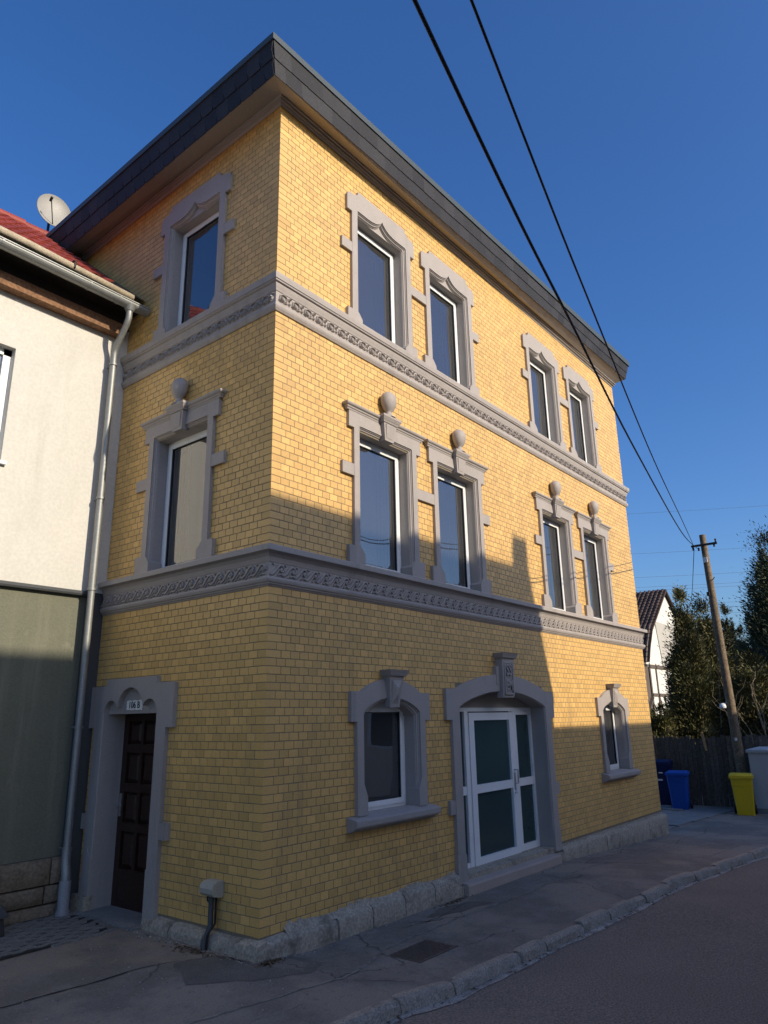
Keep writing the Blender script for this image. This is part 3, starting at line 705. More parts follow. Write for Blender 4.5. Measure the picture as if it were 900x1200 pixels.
def street_door():
    c = DC; zb = .09
    H = [(1.345, zb), (1.345, 1.90), (1.465, 1.90), (1.465, 2.275), (1.24, 2.275)]+arc(1.2, 2.29, 2.49)[1:]
    I = [(1.178, zb), (1.178, 2.055)]+arc(1.178, 2.065, 2.27, 10)[1:]
    outer = H+[(-u, z) for u, z in reversed(H[:-1])]; inner = I+[(-u, z) for u, z in reversed(I[:-1])]
    W = surround('door', FR, c, outer, inner, .05, [(0, .04), (.012, .03)], .25, 1.178, 2.0)
    tag(W, 'white glazed double door with side lights under a grey arch')
    for s in (-1, 1):
        lg = MB(); lg.prism([(c+s*1.34, .815), (c+s*1.455, .815), (c+s*1.455, .975), (c+s*1.34, .975)], 0, .045, FR); bw(lg, 'lug', 'grey_paint', W)
        lg = MB(); lg.prism([(c+s*1.36, zb-.03), (c+s*1.36, .36), (c+s*1.20, .40), (c+s*1.165, .34), (c+s*1.165, zb-.03)], -.10, .056, FR); bw(lg, 'base_block', 'grey_paint', W)
    k = frustum_key(FR, c+.01, W, 2.18, 2.70, .15, .165, .10, .12, 0)
    for s in (-1, 1): sh = MB(); sh.prism([(c+.01+s*.16, 2.35), (c+.01+s*.235, 2.35), (c+.01+s*.235, 2.60), (c+.01+s*.16, 2.60)], 0, .06, FR); bw(sh, 'keystone_shoulder', 'grey_paint', W)
    pn = MB()
    for a, b, z0, z1 in ((-.12, -.10, 2.22, 2.66), (.10, .12, 2.22, 2.66), (-.10, .10, 2.22, 2.24), (-.10, .10, 2.64, 2.66)):
        pn.prism([(c+.01+a, z0), (c+.01+b, z0), (c+.01+b, z1), (c+.01+a, z1)], .09, .128, FR)
    bw(pn, 'keystone_panel', 'grey_paint', W)
    text_mesh('SS', .20, .016, lambda x, y, z: FR(c+.01+x*.85, 2.545+y*1.1, .118+z), 'grey_paint', 'relief_letters', W)
    text_mesh('EM', .17, .016, lambda x, y, z: FR(c+.01+x*.8, 2.34+y*1.15, .113+z), 'grey_paint', 'relief_letters', W)
    y = .25
    fr = MB()
    def bar(a, b, z0, z1, o0=-.250, o1=-.195): fr.prism([(c+a, z0), (c+b, z0), (c+b, z1), (c+a, z1)], o0, o1, FR)
    top = 2.05; bot = .065
    bar(-1.17, -1.11, bot, top); bar(1.11, 1.17, bot, top); bar(-1.11, 1.11, 2.0, top, -.250, -.193)
    bar(-1.11, -.66, .965, 1.07, -.250, -.196); bar(-1.11, -.66, bot, .17, -.250, -.197); bar(.66, 1.11, .965, 1.07, -.250, -.196); bar(.66, 1.11, bot, .20, -.250, -.197); bar(.66, 1.11, 1.95, 2.0, -.250, -.196)
    bar(-.71, -.62, bot, 2.0, -.250, -.190); bar(.58, .68, bot, 2.0, -.250, -.190)
    bw(fr, 'frame', 'white_plastic', W)
    lf = MB()
    def bar2(a, b, z0, z1, o0=-.240, o1=-.175): lf.prism([(c+a, z0), (c+b, z0), (c+b, z1), (c+a, z1)], o0, o1, FR)
    bar2(-.615, -.495, .085, 1.985); bar2(.455, .575, .085, 1.985); bar2(-.495, .455, 1.885, 1.985, -.240, -.177); bar2(-.495, .455, .965, 1.07, -.240, -.177); bar2(-.495, .455, .085, .20, -.240, -.177)
    bw(lf, 'leaf', 'white_plastic', W)
    for a, b, z0, z1, o in ((-.495, .455, .20, .965, -.212), (-.495, .455, 1.07, 1.885, -.212), (-1.11, -.71, .17, .965, -.225), (-1.11, -.71, 1.07, 2.0, -.225), (.68, 1.11, .20, .965, -.225), (.68, 1.11, 1.07, 1.95, -.225)):
        g = MB(); g.face([FR(c+a, z0, o), FR(c+b, z0, o), FR(c+b, z1, o), FR(c+a, z1, o)]); bw(g, 'pane', 'door_glass', W, fix=False)
    hd = MB(); hd.tube([FR(c+.515, 1.02, -.175), FR(c+.515, 1.02, -.120), FR(c+.515, 1.2, -.115), FR(c+.515, 1.2, -.175)], .011, 8); hd.prism([(c+.495, .93), (c+.535, .93), (c+.535, 1.16), (c+.495, 1.16)], -.175, -.168, FR)
    hd.tube([FR(c+.515, .90, -.175), FR(c+.515, .90, -.135), FR(c+.43, .90, -.130)], .009, 8)
    bw(hd, 'handle', 'steel', W, smooth=40)
    ar = MB(); ar.prism([(c-1.17, 2.05), (c+1.17, 2.05), (c+1.17, 2.3), (c-1.17, 2.3)], -.27, -.212, FR); bw(ar, 'transom_panel', 'soffit_paint', W)
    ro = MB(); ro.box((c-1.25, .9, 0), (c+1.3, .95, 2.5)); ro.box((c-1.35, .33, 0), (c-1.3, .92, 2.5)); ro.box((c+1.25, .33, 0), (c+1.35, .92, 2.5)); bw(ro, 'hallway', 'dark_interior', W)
street_door()

def side_door():
    c = LDC; zb = .10
    H = [(.69, zb), (.69, 1.885), (.807, 1.885), (.807, 2.345), (.49, 2.345), (.49, 2.42), (.2, 2.42)]
    def lobes():
        pts = [(.52, zb), (.52, 2.03)]
        for cx, r, a0, a1 in ((.375, .145, 0, 150), (.0, .26, 14, 90)):
            n = 7; base = 2.04 if cx > 0 else 2.055
            pts += [(cx+r*math.cos(R(a0+(a1-a0)*i/n)), base+r*math.sin(R(a0+(a1-a0)*i/n))) for i in range(n+1)]
        return pts
    I = lobes(); inner = I+[(-u, z) for u, z in reversed(I[:-1])]; outer = mirror(H)
    W = surround('door', LF, c, outer, inner, .05, [(0, .045), (.004, .04)], .25, .52, 3.0)
    tag(W, 'dark panelled side door in a grey trefoil surround')
    ty = MB(); ty.prism([(c-.53, 2.035), (c+.53, 2.035), (c+.53, 2.36), (c-.53, 2.36)], -.25, -.022, LF); bw(ty, 'lintel', 'grey_paint', W)
    for s, e in ((-1, .815), (1, .79)): lg = MB(); lg.prism([(c+s*.68, .81), (c+s*e, .81), (c+s*e, .97), (c+s*.68, .97)], 0, .047, LF); bw(lg, 'lug', 'grey_paint', W)
    for s in (-1, 1): lg = MB(); lg.prism([(c+s*u, z) for u, z in ((.695, .02), (.695, .30), (.60, .62), (.545, .55), (.517, .52), (.517, .0))], -.25, .058, LF); bw(lg, 'base_block', 'grey_paint', W)
    pe = MB(); pe.box((-.10, 2.66, -.05), (.0, 2.93, .16)); bw(pe, 'pedestal', 'plinth_concrete', W)
    lf = MB()
    def bar(a, b, z0, z1, o1=-.235, o0=-.30): lf.prism([(c+a, z0), (c+b, z0), (c+b, z1), (c+a, z1)], o0, o1, LF)
    bar(-.52, -.42, .02, 2.04); bar(.42, .52, .02, 2.04); bar(-.17, -.12, .40, 2.04, -.237); bar(.12, .17, .40, 2.04, -.237); rows = [.02, .36, .42, .80, .86, 1.24, 1.30, 1.66, 1.72, 1.98]
    bar(-.42, .42, .02, .40, -.236)
    for z0, z1 in ((.78, .87), (1.19, 1.28), (1.61, 1.70), (1.96, 2.04)): bar(-.42, .42, z0, z1, -.2365)
    bar(-.46, .46, .0, 2.04, -.27)
    bw(lf, 'leaf', 'door_wood', W)
    for a, b in ((-.42, -.17), (-.12, .12), (.17, .42)):
        for z0, z1 in ((.40, .78), (.87, 1.19), (1.28, 1.61), (1.70, 1.96)):
            p = MB(); q = [(a+.01, z0+.01), (b-.01, z0+.01), (b-.01, z1-.01), (a+.01, z1-.01)]; r = [(a+.05, z0+.05), (b-.05, z0+.05), (b-.05, z1-.05), (a+.05, z1-.05)]
            p.add([LF(c+u, z, -.268) for u, z in q]+[LF(c+u, z, -.243) for u, z in r], [(0,1,5,4),(1,2,6,5),(2,3,7,6),(3,0,4,7),(4,5,6,7)])
            bw(p, 'panel', 'door_wood', W)
    h = MB(); h.prism([(c+.455, .93), (c+.495, .93), (c+.495, 1.17), (c+.455, 1.17)], -.235, -.226, LF); h.tube([LF(c+.475, 1.05, -.23), LF(c+.475, 1.05, -.18), LF(c+.36, 1.05, -.175)], .010, 8)
    bw(h, 'handle', 'steel', W)
    t = MB(); t.prism([(c-.19, 1.76), (c-.13, 1.76), (c-.13, 1.90), (c-.19, 1.90)], -.235, -.229, LF); bw(t, 'door_sign', 'plate_white', W)
    t = MB(); t.lathe([(.016, 0), (.016, .004)], 10, lambda p: LF(c-.16+p[0], 1.865+p[1], -.2285+p[2])); bw(t, 'spyhole', 'ink', W)
    pl = MB(); u0, u1, z0, z1 = 2.005, 2.305, 2.073, 2.176
    out = []
    for a, b in (((u0, z0), (u1, z0)), ((u1, z0), (u1, z1)), ((u1, z1), (u0, z1)), ((u0, z1), (u0, z0))):
        for i in range(6): t = i/6; w_ = .004*(1 if i % 2 else -1); out.append((a[0]+(b[0]-a[0])*t+(w_ if a[0] == b[0] else 0), a[1]+(b[1]-a[1])*t+(w_ if a[1] == b[1] else 0)))
    pl.prism(out, -.022, -.012, LF); bw(pl, 'number_plate', 'plate_white', W)
    text_mesh('106 B', .096, .001, lambda x, y, z: LF((u0+u1)/2-x*.98, (z0+z1)/2+y*1.05, -.010+z), 'ink', 'house_number', W)
side_door()

# eaves ---------------------------------------------------------------------
ST = dict(
 C=dict(ct=(-.42, YB, 9.26), cb=(-.42, YB, 9.17), s0=(-.397, YB, 9.175), s1=(-.345, YB, 8.72), m0=(-.06, YB, 8.86), m1=(-.045, YB, 8.83), m2=(-.012, YB, 8.76), r=(.1, YB, 9.29)),
 A=dict(ct=(-.42, -.30, 9.52), cb=(-.42, -.30, 9.435), s0=(-.397, -.277, 9.44), s1=(-.345, -.26, 8.985), m0=(-.075, -.075, 9.065), m1=(-.05, -.05, 9.035), m2=(-.012, -.012, 8.975), r=(.3, .3, 9.54)),
 B=dict(ct=(L+.342, -.342, 9.705), cb=(L+.342, -.342, 9.585), s0=(L+.31, -.31, 9.59), s1=(L+.243, -.243, 9.255), m0=(L+.06, -.06, 9.14), m1=(L+.045, -.045, 9.10), m2=(L+.012, -.012, 9.04), r=(L-.3, .3, 9.73)))
ST['E'] = {k: (v[0], YB, v[2]) for k, v in ST['B'].items()}
def loft(keys, name, m, parent=HOUSE, seq='CABE', **kw):
    mb = MB()
    for p, q in zip(seq[:-1], seq[1:]):
        for a, b in zip(keys[:-1], keys[1:]): mb.face([ST[p][a], ST[q][a], ST[q][b], ST[p][b]])
    return bw(mb, name, m, parent, weld=True, **kw)
for k, v in ST.items():
    sx = -1 if k in 'CA' else 1; yy = v['ct'][1]
    v['cin'] = (v['ct'][0]-sx*.03, yy+(.03 if k in 'AB' else 0), v['cb'][2])
loft(['r', 'ct', 'cb', 'cin'], 'roof_edge', 'roof_metal')
rm = MB(); rm.face([ST[k]['r'] for k in 'CABE']); bw(rm, 'roof', 'roof_metal', HOUSE)
FAS = loft(['cin', 's0', 's1'], 'fascia', 'slate'); loft(['s1', 'm0'], 'soffit', 'soffit_paint'); loft(['m0', 'm1', 'm2'], 'eave_moulding', 'grey_paint')
mm = MB()
for off, dz, r in ((.055, .0, .012), (.034, -.035, .010)):
    pts = [(-off-.012, 6.5, 9.045+dz-.20*6.5/8), (-off-.012, -off-.012, 9.045+dz), (L+off, -off-.012, 9.115+dz)]
    mm.tube(pts, r, 6)
bw(mm, 'eave_moulding', 'grey_paint', HOUSE)
def slates():
    def lerp(a, b, t): return Vector(a).lerp(Vector(b), t)
    for p, q, nrm, wd, rows in (('A', 'B', Vector((0, -1, 0)), .262, 2), ('A', 'C', Vector((-1, 0, 0)), .215, 2)):
        A, B = ST[p], ST[q]; length = (Vector(B['s0'])-Vector(A['s0'])).length; n = int(length/wd)
        for r in range(rows):
            t0, t1 = ((-.02, .54), (.46, 1.02))[r]
            for i in range(n):
                s0, s1 = i/n, (i+1)/n; sh = (.35/n if r else 0)
                s0 = max(0, s0-sh) if i else 0; s1 = s1-sh if i < n-1 else 1
                j = random.uniform(-.008, .008)
                if nrm.y < 0: loc = [(s0, t0), (s1, t0), (s1, t1-.02+j), (s1-.08/n, t1+j), (s0+.1/n, t1+j), (s0, t1-.01+j)]
                else: loc = [(s0, t0), (s1, t0), (s1+.10/n, (t0+t1)/2), (s1, t1-.10+j), (s1-.15/n, t1+j), (s0, t1+j), (s0+.10/n, (t0+t1)/2)]
                off = .006 if r else .012
                mb = MB()
                def pos(s, t, o):
                    k = .003+off*(.35+.65*(t-t0)/(t1-t0)) if True else 0
                    return lerp(lerp(A['s0'], B['s0'], s), lerp(A['s1'], B['s1'], s), t)+nrm*(k+o)
                f = [pos(s, t, random.uniform(0, .001)) for s, t in loc]; b = [pos(s, t, -.007) for s, t in loc]; k = len(loc)
                mb.add(f+b, [tuple(range(k))]+[(a, (a+1) % k, k+(a+1) % k, k+a) for a in range(k)], random.random())
                bw(mb, 'slate', 'slate', FAS)
slates()

# ------------------------------------------------------------------ neighbouring house on the left
NB = thing('neighbour_house', 'white rendered house with olive ground floor, red tiled roof and zinc gutter', 'house', (-3, D, 0))
def neighbour():
    nw = (-2.75, -1.42, 4.80, 6.22)
    mb = MB(); us = [-7, nw[0], nw[1], 0]; zs = [3.46, nw[2], nw[3], 7.25]
    for a, b in zip(us[:-1], us[1:]):
        for c, d in zip(zs[:-1], zs[1:]):
            if a == nw[0] and c == nw[2]: continue
            mb.face([(a, D, c), (b, D, c), (b, D, d), (a, D, d)])
    for a, b in (((nw[0], nw[2]), (nw[1], nw[2])), ((nw[1], nw[2]), (nw[1], nw[3])), ((nw[1], nw[3]), (nw[0], nw[3])), ((nw[0], nw[3]), (nw[0], nw[2]))):
        mb.face([(a[0], D, a[1]), (b[0], D, b[1]), (b[0], D+.16, b[1]), (a[0], D+.16, a[1])])
    for z0, z1 in ((0, 7.1),): mb.face([(-7, D+.02, z0), (-7, 8, z0), (-7, 8, z1), (-7, D+.02, z1)])
    bw(mb, 'wall', 'stucco_white', NB, weld=True)
    lo = MB(); lo.box((-7, D+.03, .5), (-.235, D+.3, 3.40)); bw(lo, 'lower_wall', 'stucco_olive', NB)
    st = MB(); st.box((-.235, D+.012, .0), (-.002, D+.3, 3.46)); bw(st, 'joint_strip', 'dark_pipe', NB)
    ld = MB(); ld.prism([(D+.05, 3.40), (D-.035, 3.405), (D-.045, 3.425), (D-.03, 3.455), (D+.02, 3.475), (D+.05, 3.475)], -7, -.20, lambda u, z, o: (o, u, z)); bw(ld, 'ledge', 'dark_pipe', NB)
    pl = MB(); pl.box((-7, D+.01, -.2), (-.2, D+.3, .56)); PS = bw(pl, 'plinth', 'soil', NB)
    rows = ((.30, .565, [-7, -5.2, -3.4, -1.7, -.37, -.2]), (.12, .295, [-7, -5.5, -4, -2.6, -1.3, -.42, -.2]), (-.1, .115, [-7, -5, -3.2, -1.9, -.9, -.2]))
    for z0, z1, xs in rows:
        for a, b in zip(xs[:-1], xs[1:]):
            s = MB(); n = max(3, int((b-a)/.09)); m_ = 4; rr = random.Random(int(a*77+z0*1000)); g = []
            for i in range(n+1):
                rowp = []
                for j in range(m_+1):
                    e = i in (0, n) or j in (0, m_)
                    rowp.append((a+.008+(b-a-.016)*i/n, D-(.045 if e else .07+rr.uniform(-.012, .016)), z0+.006+(z1-z0-.012)*j/m_))
                g.append(rowp)
            for i in range(n):
                for j in range(m_): s.face([g[i][j], g[i+1][j], g[i+1][j+1], g[i][j+1]])
            for i in range(n):
                for j in (0, m_): s.face([g[i][j], g[i+1][j], (g[i+1][j][0], D+.05, g[i+1][j][2]), (g[i][j][0], D+.05, g[i][j][2])])
            for j in range(m_):
                for i in (0, n): s.face([g[i][j], g[i][j+1], (g[i][j+1][0], D+.05, g[i][j+1][2]), (g[i][j][0], D+.05, g[i][j][2])])
            bw(s, 'plinth_stone', 'sandstone', PS, weld=True, smooth=40)
    # window
    W = MB()
    for a, b, z0, z1 in ((nw[0], nw[0]+.09, nw[2], nw[3]), (nw[1]-.09, nw[1], nw[2], nw[3]), (nw[0], nw[1], nw[2], nw[2]+.08), (nw[0], nw[1], nw[3]-.08, nw[3])): W.box((a, D+.10, z0), (b, D+.17, z1))
    WN = bw(W, 'window', 'white_plastic', NB)
    g = MB(); g.face([(nw[0], D+.13, nw[2]), (nw[1], D+.13, nw[2]), (nw[1], D+.13, nw[3]), (nw[0], D+.13, nw[3])]); bw(g, 'pane', 'glass', WN, fix=False)
    g = MB(); g.box((nw[0]-.1, D+.9, nw[2]-.2), (nw[1]+.1, D+.95, nw[3]+.2)); bw(g, 'room_wall', 'dark_interior', WN)
    s = MB(); s.box((nw[0]-.05, D-.05, nw[2]-.035), (nw[1]+.05, D+.12, nw[2]+.002)); bw(s, 'sill', 'white_plastic', WN)
    # eaves
    e = MB(); e.box((-7, D-.14, 6.89), (-.13, D+.02, 7.05)); bw(e, 'eave_beam', 'beam_wood', NB)
    e = MB(); e.box((-7, D-.42, 7.24), (-.02, D+.3, 7.28)); e.box((-7, D-.03, 7.05), (-.02, D+.1, 7.30)); bw(e, 'eave_boarding_shade', 'eave_shade_black', NB)  # soffit and backing coloured black to paint in the shade of the eave recess
    e = MB(); e.tube([(-7, D-.40, 7.375), (-4, D-.405, 7.38), (-1.6, D-.40, 7.37), (-.22, D-.40, 7.32)], [.05, .052, .05, .046], 8); bw(e, 'snow_guard_pole', 'pale_wood', NB, smooth=True)
    e = MB()
    for xx in (-5.5, -3.6, -1.05): e.tube([(xx, D-.34, 7.30), (xx, D-.45, 7.33), (xx, D-.46, 7.41), (xx, D-.40, 7.44), (xx, D-.33, 7.40)], .012, 6)
    bw(e, 'pole_hook', 'iron', NB)
    # half-round gutter with stiffening rings
    g = MB(); n = 10; gy, gzz, gr = D-.46, 7.235, .075
    def ring(xx, r, dz=0): return [(xx, gy-r*math.cos(math.pi*j/n), gzz+dz-r*math.sin(math.pi*j/n)) for j in range(n+1)]
    xs = [-7, -5, -3, -1.6, -.5, -.03]
    for a, b in zip(xs[:-1], xs[1:]):
        da, db = -.008*(a+7), -.008*(b+7)
        for (r) in (gr, gr-.006):
            q, w_ = ring(a, r, da), ring(b, r, db)
            for j in range(n): g.face([q[j], w_[j], w_[j+1], q[j+1]])
    g.face(ring(-.03, gr, -.056)); 
    g.tube([(-7, gy-gr, gzz+.004), (-.03, gy-gr, gzz-.052)], .011, 6)
    G = bw(g, 'gutter', 'zinc', NB, smooth=50)
    for xx in (-5.1, -3.6, -1.92, -.86, -.46):
        s = MB(); q, w_ = ring(xx-.012, gr+.006, -.008*(xx+7)), ring(xx+.012, gr+.006, -.008*(xx+7))
        for j in range(n): s.face([q[j], w_[j], w_[j+1], q[j+1]])
        bw(s, 'gutter_bracket', 'zinc', G, smooth=50)
    d = MB(); px, py = -.262, D-.14
    d.tube([(-.285, gy, 7.15), (-.285, gy, 7.07)], [.085, .05], 12); d.tube([(-.285, gy, 7.08), (-.285, gy, 6.98), (-.283, gy+.04, 6.90), (px-.005, py-.03, 6.66), (px, py, 6.58), (px, py, 6.40), (px, py, 3.6), (px, py, .62)], .040, 12)
    DP = bw(d, 'downpipe', 'zinc', NB, smooth=50)
    s = MB(); s.tube([(px, py, .66), (px, py, .50), (px-.01, py-.05, .40), (px-.01, py-.05, .30)], .05, 12); bw(s, 'pipe_bend', 'zinc', DP, smooth=50)
    s = MB(); s.tube([(px-.01, py-.05, -.05), (px-.01, py-.05, .34)], .06, 12); s.tube([(px-.01, py-.05, .0), (px-.01, py-.05, .05)], .072, 12); bw(s, 'stand_pipe', 'pipe_plastic', DP, smooth=50)
    for z in (6.42, 3.47, 1.9, .64, 4.6):
        s = MB(); s.tube([(px, py, z-.014), (px, py, z+.014)], .052, 12); s.tube([(px, py, z), (px, D+.02, z)], .008, 6); bw(s, 'pipe_clip', 'zinc', DP, smooth=50)
    # roof of red pantiles
    p = R(39); t = math.tan(p); y0, z0 = D-.36, 7.40; yr = 5.15
    b = MB(); b.face([(-7, y0, z0-.03), (-.03, y0, z0-.03), (-.03, yr, z0-.03+(yr-y0)*t), (-7, yr, z0-.03+(yr-y0)*t)]); b.face([(-7, yr, z0-.03+(yr-y0)*t), (-.03, yr, z0-.03+(yr-y0)*t), (-.03, 9, z0-1), (-7, 9, z0-1)]); RF = bw(b, 'roof', 'red_tile', NB)
    tl = MB(); wd, ln = .245, .36; k = 6
    prof = [(-.5+i/k, .020*math.cos(2*math.pi*(i/k))+.012) for i in range(k+1)]
    cp, sp = math.cos(p), math.sin(p)
    def T(u, v, h): return (u, v*cp-h*sp, v*sp+h*cp)
    for (a, ha), (c, hc) in zip(prof[:-1], prof[1:]):
        tl.face([T(a*wd, 0, ha+.022), T(c*wd, 0, hc+.022), T(c*wd, ln, hc), T(a*wd, ln, ha)]); tl.face([T(a*wd, 0, ha+.004), T(c*wd, 0, hc+.004), T(c*wd, 0, hc+.022), T(a*wd, 0, ha+.022)])
    slope = (yr-y0)/cp; nr = int(slope/(ln-.05)); stuff = MB(); nt_ = 0
    meshes = []
    for q in range(6):
        tl.t = [random.random()]*len(tl.f); meshes.append(tl.mesh('roof_tile', 'red_tile', smooth=40, fix=False))
    for c in range(28):
        for r in range(nr+1):
            base = Vector((-.62-c*wd, y0, z0))+Vector(T(0, r*(ln-.05), 0))
            if base.y > yr-.1: continue
            if c < 16:
                o = link('roof_tile', meshes[random.randrange(6)], RF); o.location = base
            else: stuff.add([tuple(Vector(v)+base) for v in tl.v], tl.f, random.random())
    tag(bw(stuff, 'roof_tiling', 'red_tile', RF, fix=False), kind='stuff')
    fl_ = MB(); fl_.face([(-.52, y0, z0-.01), (-.01, y0, z0-.01), (-.01, yr, z0-.01+(yr-y0)*t), (-.52, yr, z0-.01+(yr-y0)*t)]); bw(fl_, 'roof_shade_strip', 'dark_pipe', RF)  # dark sheet laid on the roof as the deep shade beside the wall
    for c in range(18):
        rt = MB(); zr = z0+(yr-y0)*t+.02; xx = -.3-c*.4
        rt.tube([(xx+.02, yr, zr), (xx-.38, yr, zr-.012)], [.085, .075], 10, random.random()); bw(rt, 'ridge_tile', 'red_tile', RF, smooth=50)
    ch = MB(); ch.box((-3.4, yr+.1, 8.7), (-3.0, yr+.5, 10.0)); ch.box((-3.45, yr+.05, 10.0), (-2.95, yr+.55, 10.08)); bw(ch, 'chimney', 'facing_roof', RF)
neighbour()
# satellite dish behind the neighbour's ridge
def dish():
    c = Vector((0.188, 6.200, 10.809)); t = thing('satellite_dish', 'pale grey satellite dish on a mast behind the slate eaves', 'satellite dish', (c.x, c.y, 9.25))
    nrm = Vector((-.1, -1, .05)).normalized(); a = nrm.cross(Vector((0, 0, 1))).normalized(); b = a.cross(nrm)
    mb = MB(); rings = []; n = 28
    for r, h in ((.02, -.0), (.12, .01), (.22, .03), (.275, .055), (.30, .07), (.305, .06), (.27, .035), (.02, -.03)):
        rings.append([c+(a*math.cos(2*math.pi*j/n)+b*math.sin(2*math.pi*j/n)*1.08)*r+nrm*h for j in range(n)])
    for q, w_ in zip(rings[:-1], rings[1:]):
        for j in range(n): mb.face([q[j], q[(j+1) % n], w_[(j+1) % n], w_[j]])
    mb.face(rings[0]); mb.face(rings[-1])
    bw(mb, 'reflector', 'dish', t, smooth=50, weld=True)
    m = MB(); m.tube([c-b*.29+nrm*.05, c-b*.02+a*.16+nrm*.34], .009, 6); bw(m, 'feed_arm', 'iron', t)
    m = MB(); m.tube([c-b*.04+a*.16+nrm*.30, c+b*.0+a*.16+nrm*.37], .024, 8); bw(m, 'receiver', 'iron', t)
    m = MB(); m.tube([c-nrm*.03, c-nrm*.15, (c.x-nrm.x*.15, c.y-nrm.y*.15, 9.2)], .024, 8); bw(m, 'mast', 'iron', t)
dish()

# ------------------------------------------------------------------ small things by the house
def conduit_box():
    t = thing('conduit_box', 'small beige cable box on a dark pipe at the brick wall', 'cable box', (-.10, .56, 0))
    m = MB(); pr = [(.006, .42), (.03, .41), (.11, .425), (.135, .45), (.14, .49), (.12, .53), (.08, .545), (.006, .545)]
    m.add([(-o, .48, z) for o, z in pr]+[(-o, .66, z) for o, z in pr], [(i, (i+1) % 8, 8+(i+1) % 8, 8+i) for i in range(8)]+[tuple(range(8)), tuple(range(15, 7, -1))]); bw(m, 'box', 'beige_plastic', t)
    m = MB(); m.tube([(-.07, .57, .43), (-.07, .57, .18), (-.125, .575, .06), (-.13, .58, -.05)], .024, 10); bw(m, 'pipe', 'dark_pipe', t, smooth=50)
    m = MB(); m.tube([(-.045, .535, .43), (-.045, .535, .2), (-.12, .54, .12), (-.125, .545, -.04)], .010, 8); m.tube([(-.07, .62, .43), (-.07, .625, .38), (-.07, .59, .36)], .008, 6); bw(m, 'cable', 'black_cable', t)
conduit_box()
def drain():
    P = [(.84, -.76), (1.41, -.76), (1.39, -1.09), (.82, -1.09)]
    z = gz(1.1)+.006; t = thing('drain_cover', 'rectangular rusty chequered iron cover set in the pavement', 'manhole cover', (1.1, -.92, z))
    m = MB(); m.box((.83, -1.09, z-.03), (1.40, -.76, z)); bw(m, 'frame', 'cast_iron', t)
    s = MB(); s.prism([(-.013, 0), (0, -.005), (.013, 0), (0, .005)], 0, .004, lambda u, v, o: (u, v, o)); me = s.mesh('stud', 'cast_iron')
    for i in range(19):
        for j in range(13):
            o = link('stud', me, t, (-.25+i*.028, -.135+j*.0245, .0)); o.location.z = 0; o.rotation_euler = (0, 0, R(45) if (i+j) % 2 else R(-45))
drain()
def litter():
    rr = random.Random(3); m = MB()
    def chip(x, y, z, s):
        a = rr.uniform(0, 6); pts = [(x+math.cos(a+k*1.26)*s*rr.uniform(.6, 1.1), y+math.sin(a+k*1.26)*s*rr.uniform(.5, 1)) for k in range(5)]
        top = z+s*rr.uniform(.3, .7); t = rr.random()
        m.add([(px, py, z-.003) for px, py in pts]+[(x+(px-x)*.6, y+(py-y)*.6, top) for px, py in pts], [(k, (k+1) % 5, 5+(k+1) % 5, 5+k) for k in range(5)]+[(5,6,7,8,9)], t)
    for i in range(900):
        if i % 3: u = rr.uniform(-.15, 10.2); y = -.105-abs(rr.gauss(0, .035)); 
        else: u = -.105-abs(rr.gauss(0, .06)); y = rr.uniform(-.1, 1.6)
        if 3 < u < 5.75: continue
        chip(u, y, gz(u), rr.choice((.004, .006, .008, .013)))
    for i in range(500):
        u = rr.uniform(-1.5, 9); chip(u, kerb_y(u)-abs(rr.gauss(.02, .035)), gz(u)-.087, rr.choice((.004, .006, .01)))
    for i in range(500):
        chip(rr.uniform(-2.4, .2), rr.uniform(-1, 2.2), 0, rr.choice((.003, .004, .006, .009)))
    for i in range(160): 
        u = rr.uniform(0, 8); chip(u, rr.uniform(-1.4, -.1), gz(u), rr.choice((.003, .005, .007)))
    tag(m.build('gravel', 'gravel', fix=False), kind='stuff', label='loose chips and grit on the pavement', cat='gravel')
    m = MB()
    for i in range(500):
        k = rr.random()
        if k < .35: x, y = -.02+rr.gauss(0, .07), -.14-abs(rr.gauss(0, .04))
        elif k < .6: x, y = -.16-abs(rr.gauss(0, .06)), .62+rr.gauss(0, .16)
        elif k < .75: x, y = 2.75+rr.gauss(0, .15), -.13-abs(rr.gauss(0, .04))
        else: x = rr.uniform(-.6, 8); y = kerb_y(x)-abs(rr.gauss(0, .03))
        z = gz(x)-(.087 if y < kerb_y(x)+.05 else 0); a = rr.uniform(0, 6); l = rr.uniform(.01, .03); w_ = l*.35
        ca, sa = math.cos(a), math.sin(a)
        m.face([(x+ca*l, y+sa*l, z+rr.uniform(.002, .02)), (x-sa*w_, y+ca*w_, z+rr.uniform(.002, .014)), (x-ca*l, y-sa*l, z+.003), (x+sa*w_, y-ca*w_, z+rr.uniform(.002, .014))], rr.random())
    tag(m.build('dead_leaves', 'dry_leaf', fix=False), kind='stuff', label='brown leaf crumbs gathered along the plinth', cat='leaves')
litter()
